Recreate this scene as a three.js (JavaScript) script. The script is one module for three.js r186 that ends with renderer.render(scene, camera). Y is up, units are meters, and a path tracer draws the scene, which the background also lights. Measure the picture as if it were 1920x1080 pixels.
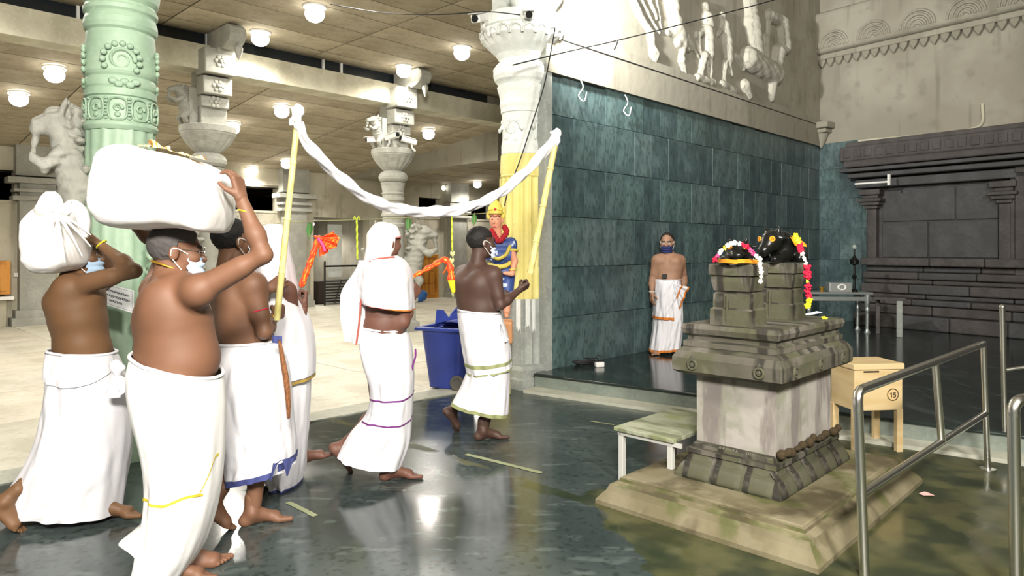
import * as THREE from 'three';
import { RoundedBoxGeometry } from 'three/addons/geometries/RoundedBoxGeometry.js';
import { mergeGeometries, mergeVertices, toCreasedNormals } from 'three/addons/utils/BufferGeometryUtils.js';
import { RectAreaLightUniformsLib } from 'three/addons/lights/RectAreaLightUniformsLib.js';

// ------------------------------------------------------------------ camera, exposure, large lights
const scene = new THREE.Scene();
scene.background = new THREE.Color(0x000000);
const F = 1300, EYE = 1.5, HZ = 465;                    // focal length in pixels, eye height, row of the horizon
const camera = new THREE.PerspectiveCamera(2 * Math.atan(540 / F) * 180 / Math.PI, 1920 / 1080, 0.05, 100);
camera.position.set(0, EYE, 0);
camera.lookAt(0, EYE, -10);
camera.setViewOffset(1920, 1080, 0, 540 - HZ, 1920, 1080);
camera.updateProjectionMatrix();
const renderer = new THREE.WebGLRenderer({ antialias: true });
renderer.toneMapping = THREE.LinearToneMapping;
renderer.toneMappingExposure = 1.0;
renderer.shadowMap.enabled = true;
RectAreaLightUniformsLib.init();
const FLOOD = 400, LAMP = 12, PILLAR_FLOOD = 150, LAMPCOL = 0xfff8ee;

// ------------------------------------------------------------------ helpers
const V = (x, y, z) => new THREE.Vector3(x, y, z);
const TH = Math.atan2(0.7153, 0.6988);                  // the hall's long axis u; v runs into the hall
const A = V(0.6988, 0, -0.7153), B = V(-0.7153, 0, -0.6988);
const UV = (u, v, y = 0) => V(A.x * u + B.x * v, y, A.z * u + B.z * v);
const px = (x, y, d) => V((x - 960) * d / F, EYE - (y - HZ) * d / F, -d);
const onFloor = (x, y, h = 0) => px(x, y, (EYE - h) * F / (y - HZ));
const onV = (x, y, v) => { const k = (x - 960) / F; return px(x, y, v / (-0.7153 * k + 0.6988)); };
let seed = 7;
const rnd = () => { seed = (seed * 1664525 + 1013904223) % 4294967296; return seed / 4294967296; };
const rr = (a, b) => a + (b - a) * rnd();
const clamp = (x, a, b) => Math.max(a, Math.min(b, x)), mix = (a, b, t) => a + (b - a) * t;
const sstep = (a, b, x) => { const t = clamp((x - a) / (b - a), 0, 1); return t * t * (3 - 2 * t); };
const hash = (x, y, z) => { let h = (Math.imul(x, 374761393) + Math.imul(y, 668265263) + Math.imul(z, 2147483647 - 94906265)) | 0; h = Math.imul(h ^ (h >>> 13), 1274126177); return ((h ^ (h >>> 16)) >>> 0) / 4294967296; };
function n3(x, y, z, p = 0) {                            // value noise 0..1, period p in x and y when set
  const i = Math.floor(x), j = Math.floor(y), k = Math.floor(z), f = x - i, g = y - j, h = z - k;
  const a = f * f * (3 - 2 * f), b = g * g * (3 - 2 * g), c = h * h * (3 - 2 * h), P = p.length ? p : [p, p], w = (q, m) => m ? ((q % m) + m) % m : q;
  const H = (q, r, s) => hash(w(q, P[0]), w(r, P[1]), s);
  const L = (s) => mix(mix(H(i, j, s), H(i + 1, j, s), a), mix(H(i, j + 1, s), H(i + 1, j + 1, s), a), b);
  return mix(L(k), L(k + 1), c);
}
function fbm(x, y, z, o = 4, p = 0) { let s = 0, t = 0, w = 1; for (let i = 0; i < o; i++) { s += w * n3(x, y, z + i * 17, p); t += w; w *= 0.5; x *= 2; y *= 2; z *= 1.7; p = p.length ? [p[0] * 2, p[1] * 2] : p * 2; } return s / t; }
const byte = (x) => clamp(Math.round(x * 255), 0, 255);
function tex(w, h, fn, srgb = true, rep = 1) {           // fn(u, v) -> [r, g, b] in 0..1 display values, or a number
  const d = new Uint8Array(w * h * 4);
  for (let y = 0; y < h; y++) for (let x = 0; x < w; x++) {
    const c = fn((x + 0.5) / w, (y + 0.5) / h), o = (y * w + x) * 4, g = typeof c === 'number';
    d[o] = byte(g ? c : c[0]); d[o + 1] = byte(g ? c : c[1]); d[o + 2] = byte(g ? c : c[2]); d[o + 3] = 255;
  }
  const t = new THREE.DataTexture(d, w, h, THREE.RGBAFormat);
  t.wrapS = t.wrapT = THREE.RepeatWrapping; t.magFilter = t.minFilter = THREE.LinearFilter;
  if (srgb) t.colorSpace = THREE.SRGBColorSpace;
  t.repeat.set(rep, rep); t.needsUpdate = true; return t;
}
const mixc = (a, b, t) => [mix(a[0], b[0], t), mix(a[1], b[1], t), mix(a[2], b[2], t)];
const hx = (h) => [(h >> 16 & 255) / 255, (h >> 8 & 255) / 255, (h & 255) / 255];
const std = (color, roughness = 0.7, more = {}) => new THREE.MeshStandardMaterial({ color, roughness, side: THREE.DoubleSide, ...more });
const phys = (color, roughness, more) => new THREE.MeshPhysicalMaterial({ color, roughness, side: THREE.DoubleSide, ...more });
// uv in metres by the face's main direction
function uvBox(g, s = 1) {
  if (g.index === null || !g.attributes.normal) g.computeVertexNormals();
  const p = g.attributes.position, n = g.attributes.normal, uv = new Float32Array(p.count * 2);
  for (let i = 0; i < p.count; i++) {
    const ax = Math.abs(n.getX(i)), ay = Math.abs(n.getY(i)), az = Math.abs(n.getZ(i));
    let u, v; if (ay >= ax && ay >= az) { u = p.getX(i); v = p.getZ(i); } else if (ax >= az) { u = p.getZ(i); v = p.getY(i); } else { u = p.getX(i); v = p.getY(i); }
    uv[i * 2] = u * s; uv[i * 2 + 1] = v * s;
  }
  g.setAttribute('uv', new THREE.BufferAttribute(uv, 2)); return g;
}
function merge(list) {
  const gs = list.flat(9).map((g) => { const q = g.index ? g.toNonIndexed() : g; for (const k of Object.keys(q.attributes)) if (!['position', 'normal', 'uv', 'color'].includes(k)) q.deleteAttribute(k); if (!q.attributes.uv) uvBox(q); return q; });
  const col = gs.some((g) => g.attributes.color);
  if (col) for (const g of gs) if (!g.attributes.color) g.setAttribute('color', new THREE.BufferAttribute(new Float32Array(g.attributes.position.count * 3).fill(1), 3));
  return gs.length === 1 ? gs[0] : mergeGeometries(gs);
}
const taken = {};
function numbered(n) { if (!(n in taken)) { taken[n] = 0; return n; } taken[n]++; return n + '_' + String(taken[n]).padStart(3, '0'); }
function obj(name, geo, mat, parent = scene) {
  const m = new THREE.Mesh(Array.isArray(geo) ? merge(geo) : geo, mat);
  m.name = parent === scene ? numbered(name) : name; m.castShadow = m.receiveShadow = true; parent.add(m); return m;
}
function tag(o, label, category, group, kind) { o.userData = { label, category }; if (group) o.userData.group = group; if (kind) o.userData.kind = kind; return o; }
function thing(name, label, category, pos = V(0, 0, 0), turn = 0, group) {
  const g = new THREE.Group(); g.name = numbered(name); g.position.copy(pos); g.rotation.y = turn; scene.add(g); return tag(g, label, category, group);
}
function struct(name, label, geo, mat, pos, turn = 0) {
  const m = obj(name, geo, mat); m.userData = { kind: 'structure', label, category: name.split('_')[0] }; if (pos) m.position.copy(pos); m.rotation.y = turn; return m;
}
function dup(root, pos, label, turn) { const r = root.clone(); r.name = numbered(root.name.replace(/_\d{3}$/, '')); r.userData = { ...root.userData, label: label ?? root.userData.label }; r.position.copy(pos); if (turn !== undefined) r.rotation.y = turn; scene.add(r); return r; }
// geometries
const bx = (x0, x1, y0, y1, z0, z1) => uvBox(new THREE.BoxGeometry(x1 - x0, y1 - y0, z1 - z0).translate((x0 + x1) / 2, (y0 + y1) / 2, (z0 + z1) / 2));
const rbx = (x0, x1, y0, y1, z0, z1, r = 0.01, s = 2) => uvBox(new RoundedBoxGeometry(x1 - x0, y1 - y0, z1 - z0, s, r).translate((x0 + x1) / 2, (y0 + y1) / 2, (z0 + z1) / 2));
const hb = (u0, u1, y0, y1, v0, v1) => bx(u0, u1, y0, y1, -v1, -v0);       // box in hall coordinates (mesh turned by TH)
function tube(pts, r, seg = 8, n = 0, closed = false) {                      // r: number or function of t
  const c = new THREE.CatmullRomCurve3(pts, closed, 'centripetal'), N = n || Math.max(2, pts.length * 6);
  const g = new THREE.TubeGeometry(c, N, 1, seg, closed), p = g.attributes.position, q = V(), w = V();
  for (let i = 0; i <= N; i++) { const t = i / N, R = typeof r === 'function' ? r(t) : r; c.getPointAt(Math.min(t, 1), q);
    for (let j = 0; j <= seg; j++) { const k = i * (seg + 1) + j; w.fromBufferAttribute(p, k).sub(q).multiplyScalar(typeof R === 'number' ? R : R[0]).add(q); p.setXYZ(k, w.x, w.y, w.z); } }
  const caps = [];
  if (!closed) for (const [i, s] of [[0, 1], [N, -1]]) { const R = typeof r === 'function' ? r(i / N) : r; caps.push(new THREE.SphereGeometry(R, seg, 4).translate(...c.getPointAt(i / N).toArray())); }
  g.computeVertexNormals(); return merge([g, ...caps]);
}
const rod = (a, b, r0, r1 = r0, seg = 12) => { const d = b.clone().sub(a), g = new THREE.CylinderGeometry(r1, r0, d.length(), seg); g.applyQuaternion(new THREE.Quaternion().setFromUnitVectors(V(0, 1, 0), d.clone().normalize())); return g.translate((a.x + b.x) / 2, (a.y + b.y) / 2, (a.z + b.z) / 2); };
const ball = (c, r, s = 12) => new THREE.SphereGeometry(1, s, Math.max(6, s * 0.7 | 0)).scale(...(typeof r === 'number' ? [r, r, r] : r)).translate(c.x, c.y, c.z);
function grid(nu, nv, fn, closeU = false) {                                  // fn(u, v) -> Vector3, smooth normals welded at the seam
  const pos = [], uv = [], idx = [];
  for (let j = 0; j <= nv; j++) for (let i = 0; i <= nu; i++) { const p = fn(i / nu, j / nv); pos.push(p.x, p.y, p.z); uv.push(p.s ?? i / nu, p.t ?? j / nv); }
  for (let j = 0; j < nv; j++) for (let i = 0; i < nu; i++) { const a = j * (nu + 1) + i, b = a + 1, c = a + nu + 1, d = c + 1; idx.push(a, b, d, a, d, c); }
  const g = new THREE.BufferGeometry(); g.setAttribute('position', new THREE.Float32BufferAttribute(pos, 3)); g.setAttribute('uv', new THREE.Float32BufferAttribute(uv, 2)); g.setIndex(idx); g.computeVertexNormals();
  if (closeU) { const n = g.attributes.normal; for (let j = 0; j <= nv; j++) { const a = j * (nu + 1), b = a + nu, v = V(n.getX(a) + n.getX(b), n.getY(a) + n.getY(b), n.getZ(a) + n.getZ(b)).normalize(); n.setXYZ(a, v.x, v.y, v.z); n.setXYZ(b, v.x, v.y, v.z); } }
  return g;
}
// a turned solid: profile [[r, y], ...] from bottom to top, mod(phi, y, r) -> r
function turned(prof, seg = 48, mod = null, cap = true) {
  const P = cap ? [[0.0005, prof[0][1]], ...prof, [0.0005, prof[prof.length - 1][1]]] : prof, list = [];
  for (let k = 0; k < P.length - 1; k++) {
    const [r0, y0] = P[k], [r1, y1] = P[k + 1], sub = mod && Math.abs(y1 - y0) > 0.02 ? 4 : 1;
    list.push(grid(seg, sub, (u, v) => { const y = mix(y0, y1, v), ph = u * Math.PI * 2; let r = mix(r0, r1, v); if (mod && r > 0.01) r = mod(ph, y, r); const p = V(Math.cos(ph) * r, y, -Math.sin(ph) * r); p.s = u * 6.28 * Math.max(r0, r1); p.t = y + r; return p; }, true));
  }
  return merge(list);
}
// square moulding: profile [[inset, y], ...] swept round a rectangle of half sizes hx, hz
function mould(prof, hxs, hzs, jitter = 0) {
  const list = [];
  for (let k = 0; k < prof.length - 1; k++) {
    const [i0, y0] = prof[k], [i1, y1] = prof[k + 1];
    const c = (i, y) => [[hxs - i, y, hzs - i], [hxs - i, y, -(hzs - i)], [-(hxs - i), y, -(hzs - i)], [-(hxs - i), y, hzs - i]];
    const a = c(i0, y0), b = c(i1, y1);
    for (let s = 0; s < 4; s++) { const e = (s + 1) % 4; list.push(grid(12, Math.abs(y1 - y0) > 0.06 ? 4 : 1, (u, v) => { const q = (m) => mix(mix(a[s][m], a[e][m], u), mix(b[s][m], b[e][m], u), v); let x = q(0), y = q(1), z = q(2); if (jitter) { const w = fbm(x * 9 + 3, y * 9, z * 9, 3) - 0.5; const l = Math.hypot(x, z) || 1; x += w * jitter * x / l; z += w * jitter * z / l; y += w * jitter * 0.5; } return V(x, y, z); })); }
  }
  const t = prof[prof.length - 1]; list.push(new THREE.PlaneGeometry(2 * (hxs - t[0]), 2 * (hzs - t[0])).rotateX(-Math.PI / 2).translate(0, t[1], 0));
  for (const g of list) uvBox(g); return merge(list);
}
function extr(pts, d, bevel = 0) { const s = new THREE.Shape(pts.map((p) => new THREE.Vector2(p[0], p[1]))); const g = new THREE.ExtrudeGeometry(s, { depth: d, bevelEnabled: bevel > 0, bevelSize: bevel, bevelThickness: bevel, bevelSegments: 2, curveSegments: 10 }); return uvBox(g); }
// ---- signed distance fields and a surface-nets mesher
const sub = (p, q) => [p[0] - q[0], p[1] - q[1], p[2] - q[2]];
const arr = (v) => Array.isArray(v) ? v : [v.x, v.y, v.z];
function rc(a, b, r1, r2 = r1) {                           // tapered capsule
  a = arr(a); b = arr(b); const d = sub(b, a), l2 = d[0] * d[0] + d[1] * d[1] + d[2] * d[2] || 1e-9;
  return (x, y, z) => { const t = clamp(((x - a[0]) * d[0] + (y - a[1]) * d[1] + (z - a[2]) * d[2]) / l2, 0, 1); const X = x - a[0] - d[0] * t, Y = y - a[1] - d[1] * t, Z = z - a[2] - d[2] * t; return Math.sqrt(X * X + Y * Y + Z * Z) - r1 - (r2 - r1) * t; };
}
function el(c, r, q = null) {                              // ellipsoid; q an optional inverse rotation matrix (THREE.Matrix3 elements)
  c = arr(c); r = arr(r); const m = Math.min(...r);
  return (x, y, z) => { let X = x - c[0], Y = y - c[1], Z = z - c[2]; if (q) { const e = q; const a = e[0] * X + e[1] * Y + e[2] * Z, b = e[3] * X + e[4] * Y + e[5] * Z; Z = e[6] * X + e[7] * Y + e[8] * Z; X = a; Y = b; } X /= r[0]; Y /= r[1]; Z /= r[2]; const k = Math.sqrt(X * X + Y * Y + Z * Z); return (k - 1) * m * (k > 1 ? 1 : 1); };
}
const smin = (a, b, k) => { const h = Math.max(k - Math.abs(a - b), 0) / k; return Math.min(a, b) - h * h * k * 0.25; };
const blend = (list, k) => (x, y, z) => { let d = list[0](x, y, z); for (let i = 1; i < list.length; i++) d = smin(d, list[i](x, y, z), list[i].k ?? k); return d; };
const wk = (f, k) => { f.k = k; return f; };
function netSDF(f, lo, hi, cell, colour) {
  const nx = Math.ceil((hi[0] - lo[0]) / cell) + 1, ny = Math.ceil((hi[1] - lo[1]) / cell) + 1, nz = Math.ceil((hi[2] - lo[2]) / cell) + 1, S = 6;
  const d = new Float32Array(nx * ny * nz), at = (i, j, k) => (k * ny + j) * nx + i;
  for (let k = 0; k < nz; k += S) for (let j = 0; j < ny; j += S) for (let i = 0; i < nx; i += S) {
    const c = f(lo[0] + (i + S / 2) * cell, lo[1] + (j + S / 2) * cell, lo[2] + (k + S / 2) * cell), far = Math.abs(c) > S * cell * 1.7;
    for (let r = k; r < Math.min(k + S, nz); r++) for (let q = j; q < Math.min(j + S, ny); q++) for (let p = i; p < Math.min(i + S, nx); p++) d[at(p, q, r)] = far ? c : f(lo[0] + p * cell, lo[1] + q * cell, lo[2] + r * cell);
  }
  const vid = new Int32Array(nx * ny * nz).fill(-1), pos = [], idx = [];
  for (let k = 0; k < nz - 1; k++) for (let j = 0; j < ny - 1; j++) for (let i = 0; i < nx - 1; i++) {
    let s = 0, X = 0, Y = 0, Z = 0, n = 0; const c = [];
    for (let q = 0; q < 8; q++) { const v = d[at(i + (q & 1), j + (q >> 1 & 1), k + (q >> 2))]; c.push(v); if (v < 0) s++; }
    if (s === 0 || s === 8) continue;
    for (let q = 0; q < 8; q++) for (const w of [1, 2, 4]) if (!(q & w)) { const e = q | w; if ((c[q] < 0) !== (c[e] < 0)) { const t = c[q] / (c[q] - c[e]); X += (q & 1) + (w === 1 ? t : 0); Y += (q >> 1 & 1) + (w === 2 ? t : 0); Z += (q >> 2) + (w === 4 ? t : 0); n++; } }
    vid[at(i, j, k)] = pos.length / 3; pos.push(lo[0] + (i + X / n) * cell, lo[1] + (j + Y / n) * cell, lo[2] + (k + Z / n) * cell);
  }
  const quad = (a, b, c, e, fl) => { if (a < 0 || b < 0 || c < 0 || e < 0) return; if (fl) idx.push(a, b, c, a, c, e); else idx.push(a, c, b, a, e, c); };
  for (let k = 1; k < nz - 1; k++) for (let j = 1; j < ny - 1; j++) for (let i = 1; i < nx - 1; i++) {
    const v = d[at(i, j, k)] < 0;
    if (v !== d[at(i + 1, j, k)] < 0) quad(vid[at(i, j - 1, k - 1)], vid[at(i, j, k - 1)], vid[at(i, j, k)], vid[at(i, j - 1, k)], v);
    if (v !== d[at(i, j + 1, k)] < 0) quad(vid[at(i - 1, j, k - 1)], vid[at(i - 1, j, k)], vid[at(i, j, k)], vid[at(i, j, k - 1)], v);
    if (v !== d[at(i, j, k + 1)] < 0) quad(vid[at(i - 1, j - 1, k)], vid[at(i, j - 1, k)], vid[at(i, j, k)], vid[at(i - 1, j, k)], v);
  }
  const g = new THREE.BufferGeometry(), nor = new Float32Array(pos.length), e = cell * 0.6;
  for (let i = 0; i < pos.length; i += 3) { const [x, y, z] = [pos[i], pos[i + 1], pos[i + 2]]; const a = f(x + e, y, z) - f(x - e, y, z), b = f(x, y + e, z) - f(x, y - e, z), c = f(x, y, z + e) - f(x, y, z - e), l = Math.hypot(a, b, c) || 1; nor[i] = a / l; nor[i + 1] = b / l; nor[i + 2] = c / l; }
  g.setAttribute('position', new THREE.Float32BufferAttribute(pos, 3)); g.setAttribute('normal', new THREE.BufferAttribute(nor, 3)); g.setIndex(idx);
  if (colour) { const cl = new Float32Array(pos.length); for (let i = 0; i < pos.length; i += 3) { const c = colour(pos[i], pos[i + 1], pos[i + 2]); cl[i] = c[0]; cl[i + 1] = c[1]; cl[i + 2] = c[2]; } g.setAttribute('color', new THREE.BufferAttribute(cl, 3)); }
  return uvBox(g);
}
const lin = (h) => { const c = new THREE.Color(h); return [c.r, c.g, c.b]; };

// ------------------------------------------------------------------ materials
const bumpN = tex(256, 256, (u, v) => fbm(u * 8, v * 8, 3, 5, 8), false);
const fineN = tex(256, 256, (u, v) => fbm(u * 32, v * 32, 5, 3, 32), false);
const patch = (a, b, c, sc = 4, thr = 0.5, str = 0) => tex(512, 512, (u, v) => {
  const n = fbm(u * sc, v * sc, 1, 5, sc), m = fbm(u * sc * 8, v * sc * 8, 9, 3, sc * 8), s = str ? fbm(u * 24, v * 2, 30, 3, 0) : 0.5;
  return mixc(mixc(a, b, sstep(thr - 0.18, thr + 0.18, n * 0.8 + s * 0.2)), c, sstep(0.45, 0.85, m) * 0.35);
});
const M = {};
const big = (t, r) => { t.repeat.set(r, r); return t; };
const wallTex = (a, b, c, e) => big(tex(512, 512, (u, v) => { const n = fbm(u * 5, v * 5, 1, 6, 5), m = fbm(u * 20, v * 20, 9, 4, 20), k = fbm(u * 30, v * 3, 30, 4, [30, 3]), q = fbm(u * 3, v * 3, 50, 4, 3); let r = mixc(a, b, sstep(0.3, 0.7, n)); r = mixc(r, c, sstep(0.52, 0.72, q) * 0.5); r = mixc(r, e, sstep(0.6, 0.8, k) * 0.35); return mixc(r, e, sstep(0.55, 0.8, m) * 0.25); }), 0.28);
M.plaster = std(0xffffff, 0.92, { map: wallTex(hx(0x969183), hx(0xa5a193), hx(0x898679), hx(0x6d6a5e)), bumpMap: bumpN, bumpScale: 0.004 });
M.concrete = std(0xffffff, 0.9, { map: wallTex(hx(0xb7b19d), hx(0xc4bfad), hx(0xa39d88), hx(0x7c7767)), bumpMap: bumpN, bumpScale: 0.004 });
M.beam = std(0xffffff, 0.9, { map: patch(hx(0xc9c6b0), hx(0xb3ae98), hx(0xd6d3c2)), bumpMap: bumpN, bumpScale: 0.004 });
M.ceil = [0xb5ab97, 0xaca28d, 0xbdb39e].map((h) => std(h, 0.9, { map: patch([0.98, 0.98, 0.97], [0.86, 0.85, 0.82], [0.74, 0.73, 0.7], 3), bumpMap: bumpN, bumpScale: 0.004 }));
M.ceilGap = std(0x39352c, 0.95);
M.slab = [0xdbd7c8, 0xd1cdbd, 0xd7d1c0].map((h) => std(h, 0.62, { map: patch([1, 1, 1], [0.9, 0.9, 0.88], [0.82, 0.8, 0.74], 3), bumpMap: bumpN, bumpScale: 0.002 }));
M.joint = std(0x6b6757, 0.9);
M.border = std(0xffffff, 0.6, { map: patch(hx(0xa9ab9d), hx(0xb9b9aa), hx(0x8d8f82)), bumpMap: fineN, bumpScale: 0.001 });
const slateBase = (s) => tex(256, 512, (u, v) => { const n = fbm(u * 3 + s, v * 5, s, 5), m = fbm(u * 40, v * 16, s + 9, 3), k = fbm(u * 14, v * 3, s + 4, 3); return mixc(mixc(hx(0x425456), hx(0x5d7071), sstep(0.3, 0.7, n * 0.6 + k * 0.4)), hx(0x33413f), sstep(0.45, 0.75, m) * 0.6); });
const slateR = tex(256, 256, (u, v) => 0.26 + 0.3 * fbm(u * 6, v * 6, 2, 4, 6), false);
M.slate = [1, 2, 3, 4, 5].map((s) => std([0xffffff, 0xecf2f2, 0xe0e8ea, 0xf6fffc, 0xd4dddf][s - 1], 1, { map: slateBase(s * 7.3), roughnessMap: slateR, bumpMap: bumpN, bumpScale: 0.002 }));
M.grout = std(0x2e3a3b, 0.9);
M.riser = std(0xffffff, 0.5, { map: patch(hx(0x7c857c), hx(0x6a736c), hx(0x8e958a), 6), bumpMap: fineN, bumpScale: 0.001 });
M.paleStone = std(0xffffff, 0.85, { map: patch(hx(0x97978d), hx(0xa6a69d), hx(0x7d7d75), 5), bumpMap: bumpN, bumpScale: 0.006 });
M.greenPaint = std(0xffffff, 0.55, { map: patch(hx(0x9cb59c), hx(0x90ab93), hx(0xb0c2ad), 4), bumpMap: bumpN, bumpScale: 0.005 });
M.whitePaint = std(0xffffff, 0.75, { map: patch(hx(0xd3d8d3), hx(0xe2e5e1), hx(0xbcc2bf), 5), bumpMap: bumpN, bumpScale: 0.004 });
M.yellowPaint = std(0xffffff, 0.6, { map: patch(hx(0xd9cc7a), hx(0xdfd48a), hx(0xcfc068), 5), bumpMap: bumpN, bumpScale: 0.003 });
M.greyPrimer = std(0xffffff, 0.8, { map: patch(hx(0x8d928d), hx(0x9ca19b), hx(0xb5bab5), 5), bumpMap: bumpN, bumpScale: 0.004 });
M.temple = std(0xffffff, 0.7, { map: patch(hx(0x413d3c), hx(0x4f4b49), hx(0x2f2c2c), 6, 0.5), bumpMap: bumpN, bumpScale: 0.012 });
M.temple2 = std(0xd8dad8, 0.65, { map: patch(hx(0x4b4a4b), hx(0x57575a), hx(0x37383a), 5), bumpMap: bumpN, bumpScale: 0.01 });
const moss = (s, a, b, c, g, str = 1) => tex(512, 512, (u, v) => { const n = fbm(u * 4, v * 4, s, 5, 4), m = fbm(u * 6, v * 6, s + 20, 5, 6), k = fbm(u * 16, v * 3, s + 40, 4, [16, 3]); let q = mixc(a, b, sstep(0.35, 0.65, n)); q = mixc(q, g, sstep(0.5, 0.68, m) * 0.8); q = mixc(q, c, str ? sstep(0.5, 0.7, k) * 0.85 : sstep(0.5, 0.75, fbm(u * 5, v * 5, s + 90, 6, 5)) * 0.8); const w = fbm(u * 9, v * 9, s + 60, 5, 9); return mixc(q, mixc(a, [1, 1, 0.95], 0.25), sstep(0.6, 0.74, w) * 0.35); });
M.altar = std(0xffffff, 0.75, { map: moss(3, hx(0x514e43), hx(0x67625a), hx(0x25231d), hx(0x4a4c36)), bumpMap: bumpN, bumpScale: 0.012 });
M.altarDie = std(0xffffff, 0.8, { map: moss(8, hx(0x959188), hx(0xa39e98), hx(0x736c69), hx(0x858776)), bumpMap: bumpN, bumpScale: 0.008 });
M.plinth = std(0xffffff, 0.7, { map: moss(14, hx(0x6b644b), hx(0x7f7860), hx(0x453e2b), hx(0x53572f), 0), bumpMap: bumpN, bumpScale: 0.01 });
M.steel = std(0xdcdcd6, 0.27, { metalness: 1 });
M.lampGlow = new THREE.MeshStandardMaterial({ color: 0xffffff, emissive: 0xfffaf0, emissiveIntensity: 10, roughness: 0.4 });
M.whitePlastic = std(0xe8e8e4, 0.4);
M.blackPlastic = std(0x0c0c0e, 0.45);
M.glassDark = phys(0x20262b, 0.12, { metalness: 0 });
M.wire = std(0x141416, 0.6);
M.cloth = std(0xeeeef0, 0.92, { bumpMap: fineN, bumpScale: 0.0008 });
M.gold = std(0xd9a93a, 0.35, { metalness: 0.8 });
// ------------------------------------------------------------------ floors
const PV = 5.0, CORNER = onV(1537, 500, PV);            // tiled wall line and the inner corner
const PH = 0.17;                                         // platform height
{
  // polished stone floor: real stains with outlines (dried water patch, algae round the altar, scuffs, lost tape)
  const X0 = -6, Z0 = -12, W = 12;
  const inPlinth = (x, z) => { const d = V(x - 1.57, 0, z + 4.27), p = d.dot(A), q = d.dot(B); return [p, q]; };
  const algae = (x, z) => { const [p, q] = inPlinth(x, z), o = p > -0.87 ? q - 0.7 : -p - 0.87 - clamp(0.2 + (0.384 - q) * 0.75, 0.04, 3); if (Math.abs(o) > 0.26) return o < 0 ? 1 : 0; const w = fbm(x * 4 + 70, z * 4 + 70, 8, 6) - 0.5; return sstep(0.03, 0.0, o + w * 0.45); };
  const col = tex(1024, 1024, (u, v) => {
    const x = X0 + u * W, z = Z0 + v * W;
    const n = fbm(x * 1.3 + 40, z * 1.3 + 40, 2, 5), s = fbm(x * 6 + 9, z * 20 + 9, 3, 4), g = fbm(x * 40 + 900, z * 40 + 900, 6, 2);
    let c = mixc([0.19, 0.225, 0.225], [0.27, 0.305, 0.3], sstep(0.3, 0.7, n));
    c = mixc(c, [0.42, 0.46, 0.44], sstep(0.58, 0.8, s) * 0.5);
    c = mixc(c, [0.1, 0.13, 0.12], sstep(0.6, 0.8, g) * 0.5);
    c = mixc(c, mixc([0.15, 0.18, 0.1], [0.31, 0.31, 0.18], sstep(0.3, 0.7, fbm(x * 7, z * 7 + 60, 4, 5))), algae(x, z) * 0.85);
    return c;
  });
  const rough = tex(512, 512, (u, v) => { const x = X0 + u * W, z = Z0 + v * W; const n = fbm(x * 1.6 + 40, z * 1.6 + 40, 12, 5); return 0.13 + 0.16 * sstep(0.4, 0.8, n) + 0.35 * algae(x, z) * sstep(0.3, 0.6, n); }, false);
  for (const t of [col, rough]) { t.wrapS = t.wrapT = THREE.MirroredRepeatWrapping; }
  M.granite = std(0xffffff, 1, { map: col, roughnessMap: rough, bumpMap: null });
  const g = hb(-9, 15.5, -0.2, 0, -7, 5.4);
  { const p = g.attributes.position, uv = g.attributes.uv; for (let i = 0; i < p.count; i++) { const w = V(p.getX(i), 0, p.getZ(i)).applyAxisAngle(V(0, 1, 0), TH); uv.setXY(i, (w.x - X0) / W, (w.z - Z0) / W); } }
  struct('floor', 'dark polished stone floor of the procession aisle', g, M.granite, null, TH);
  const b = struct('trim_1', 'pale concrete border strip between dark floor and hall floor', hb(-9, 6.3, -0.2, 0.012, 5.4, 5.68), M.border, null, TH);
  const f2 = struct('floor_hall', 'pale concrete slab floor of the pillared hall', hb(-9, 19, -0.2, -0.012, 5.68, 20.5), M.joint, null, TH);
  const su = 1.9, sv = 1.55, gs = hb(0.006, su - 0.006, -0.02, 0.0, 0.006, sv - 0.006);
  for (let i = 3; i < 14; i++) for (let j = 0; j < 7; j++) { const s = obj('floor_slab', gs, M.slab[(i * 5 + j * 3 + (i * j) % 2) % 3], f2); s.position.set(-8.6 + i * su, rr(-0.002, 0.002), -(5.68 + j * sv)); }
  // raised platform: front edge found from the photograph, tile wall and sanctum wall behind
  const e1 = onFloor(1003, 700, PH), e2 = onFloor(1760, 795, PH), d = e2.clone().sub(e1).normalize();
  const q0 = e1.clone(), q1 = e1.clone().addScaledVector(d, 7.5);
  const c0 = UV(5.75, PV + 0.1), poly = [[q0.x, q0.z], [q1.x, q1.z], [CORNER.x + 5.6, CORNER.z + 5.6], [CORNER.x + 0.5, CORNER.z - 0.5], [c0.x, c0.z]];
  const dk = tex(512, 512, (u, v) => { const n = fbm(u * 5, v * 5, 3, 5, 5), s = fbm(u * 30, v * 8, 5, 4), r = sstep(0.62, 0.66, fbm(u * 6, v * 9, 20, 4, 0)); return mixc(mixc([0.1, 0.135, 0.13], [0.16, 0.2, 0.19], n), [0.36, 0.4, 0.38], sstep(0.6, 0.8, s) * 0.45 + r * 0.15); });
  M.platform = std(0xffffff, 0.16, { map: dk });
  const body = extr(poly.map((p) => [p[0], p[1]]), PH - 0.03); body.rotateX(Math.PI / 2).translate(0, PH - 0.03, 0);
  const pl = struct('floor_platform', 'raised platform with grey stone riser before the sanctum', uvBox(body), M.riser);
  const top = extr(poly.map((p, i) => { const o = i < 2 ? -0.02 : 0; return [p[0], p[1] - o * 0]; }), 0.03, 0); top.rotateX(Math.PI / 2).translate(0, PH, 0);
  obj('floor_top', uvBox(top, 0.5), M.platform, pl);
  obj('step_lip', [tube([q0.clone().setY(PH - 0.015), q1.clone().setY(PH - 0.015)], 0.016, 8, 2)], M.platform, pl);
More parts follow.
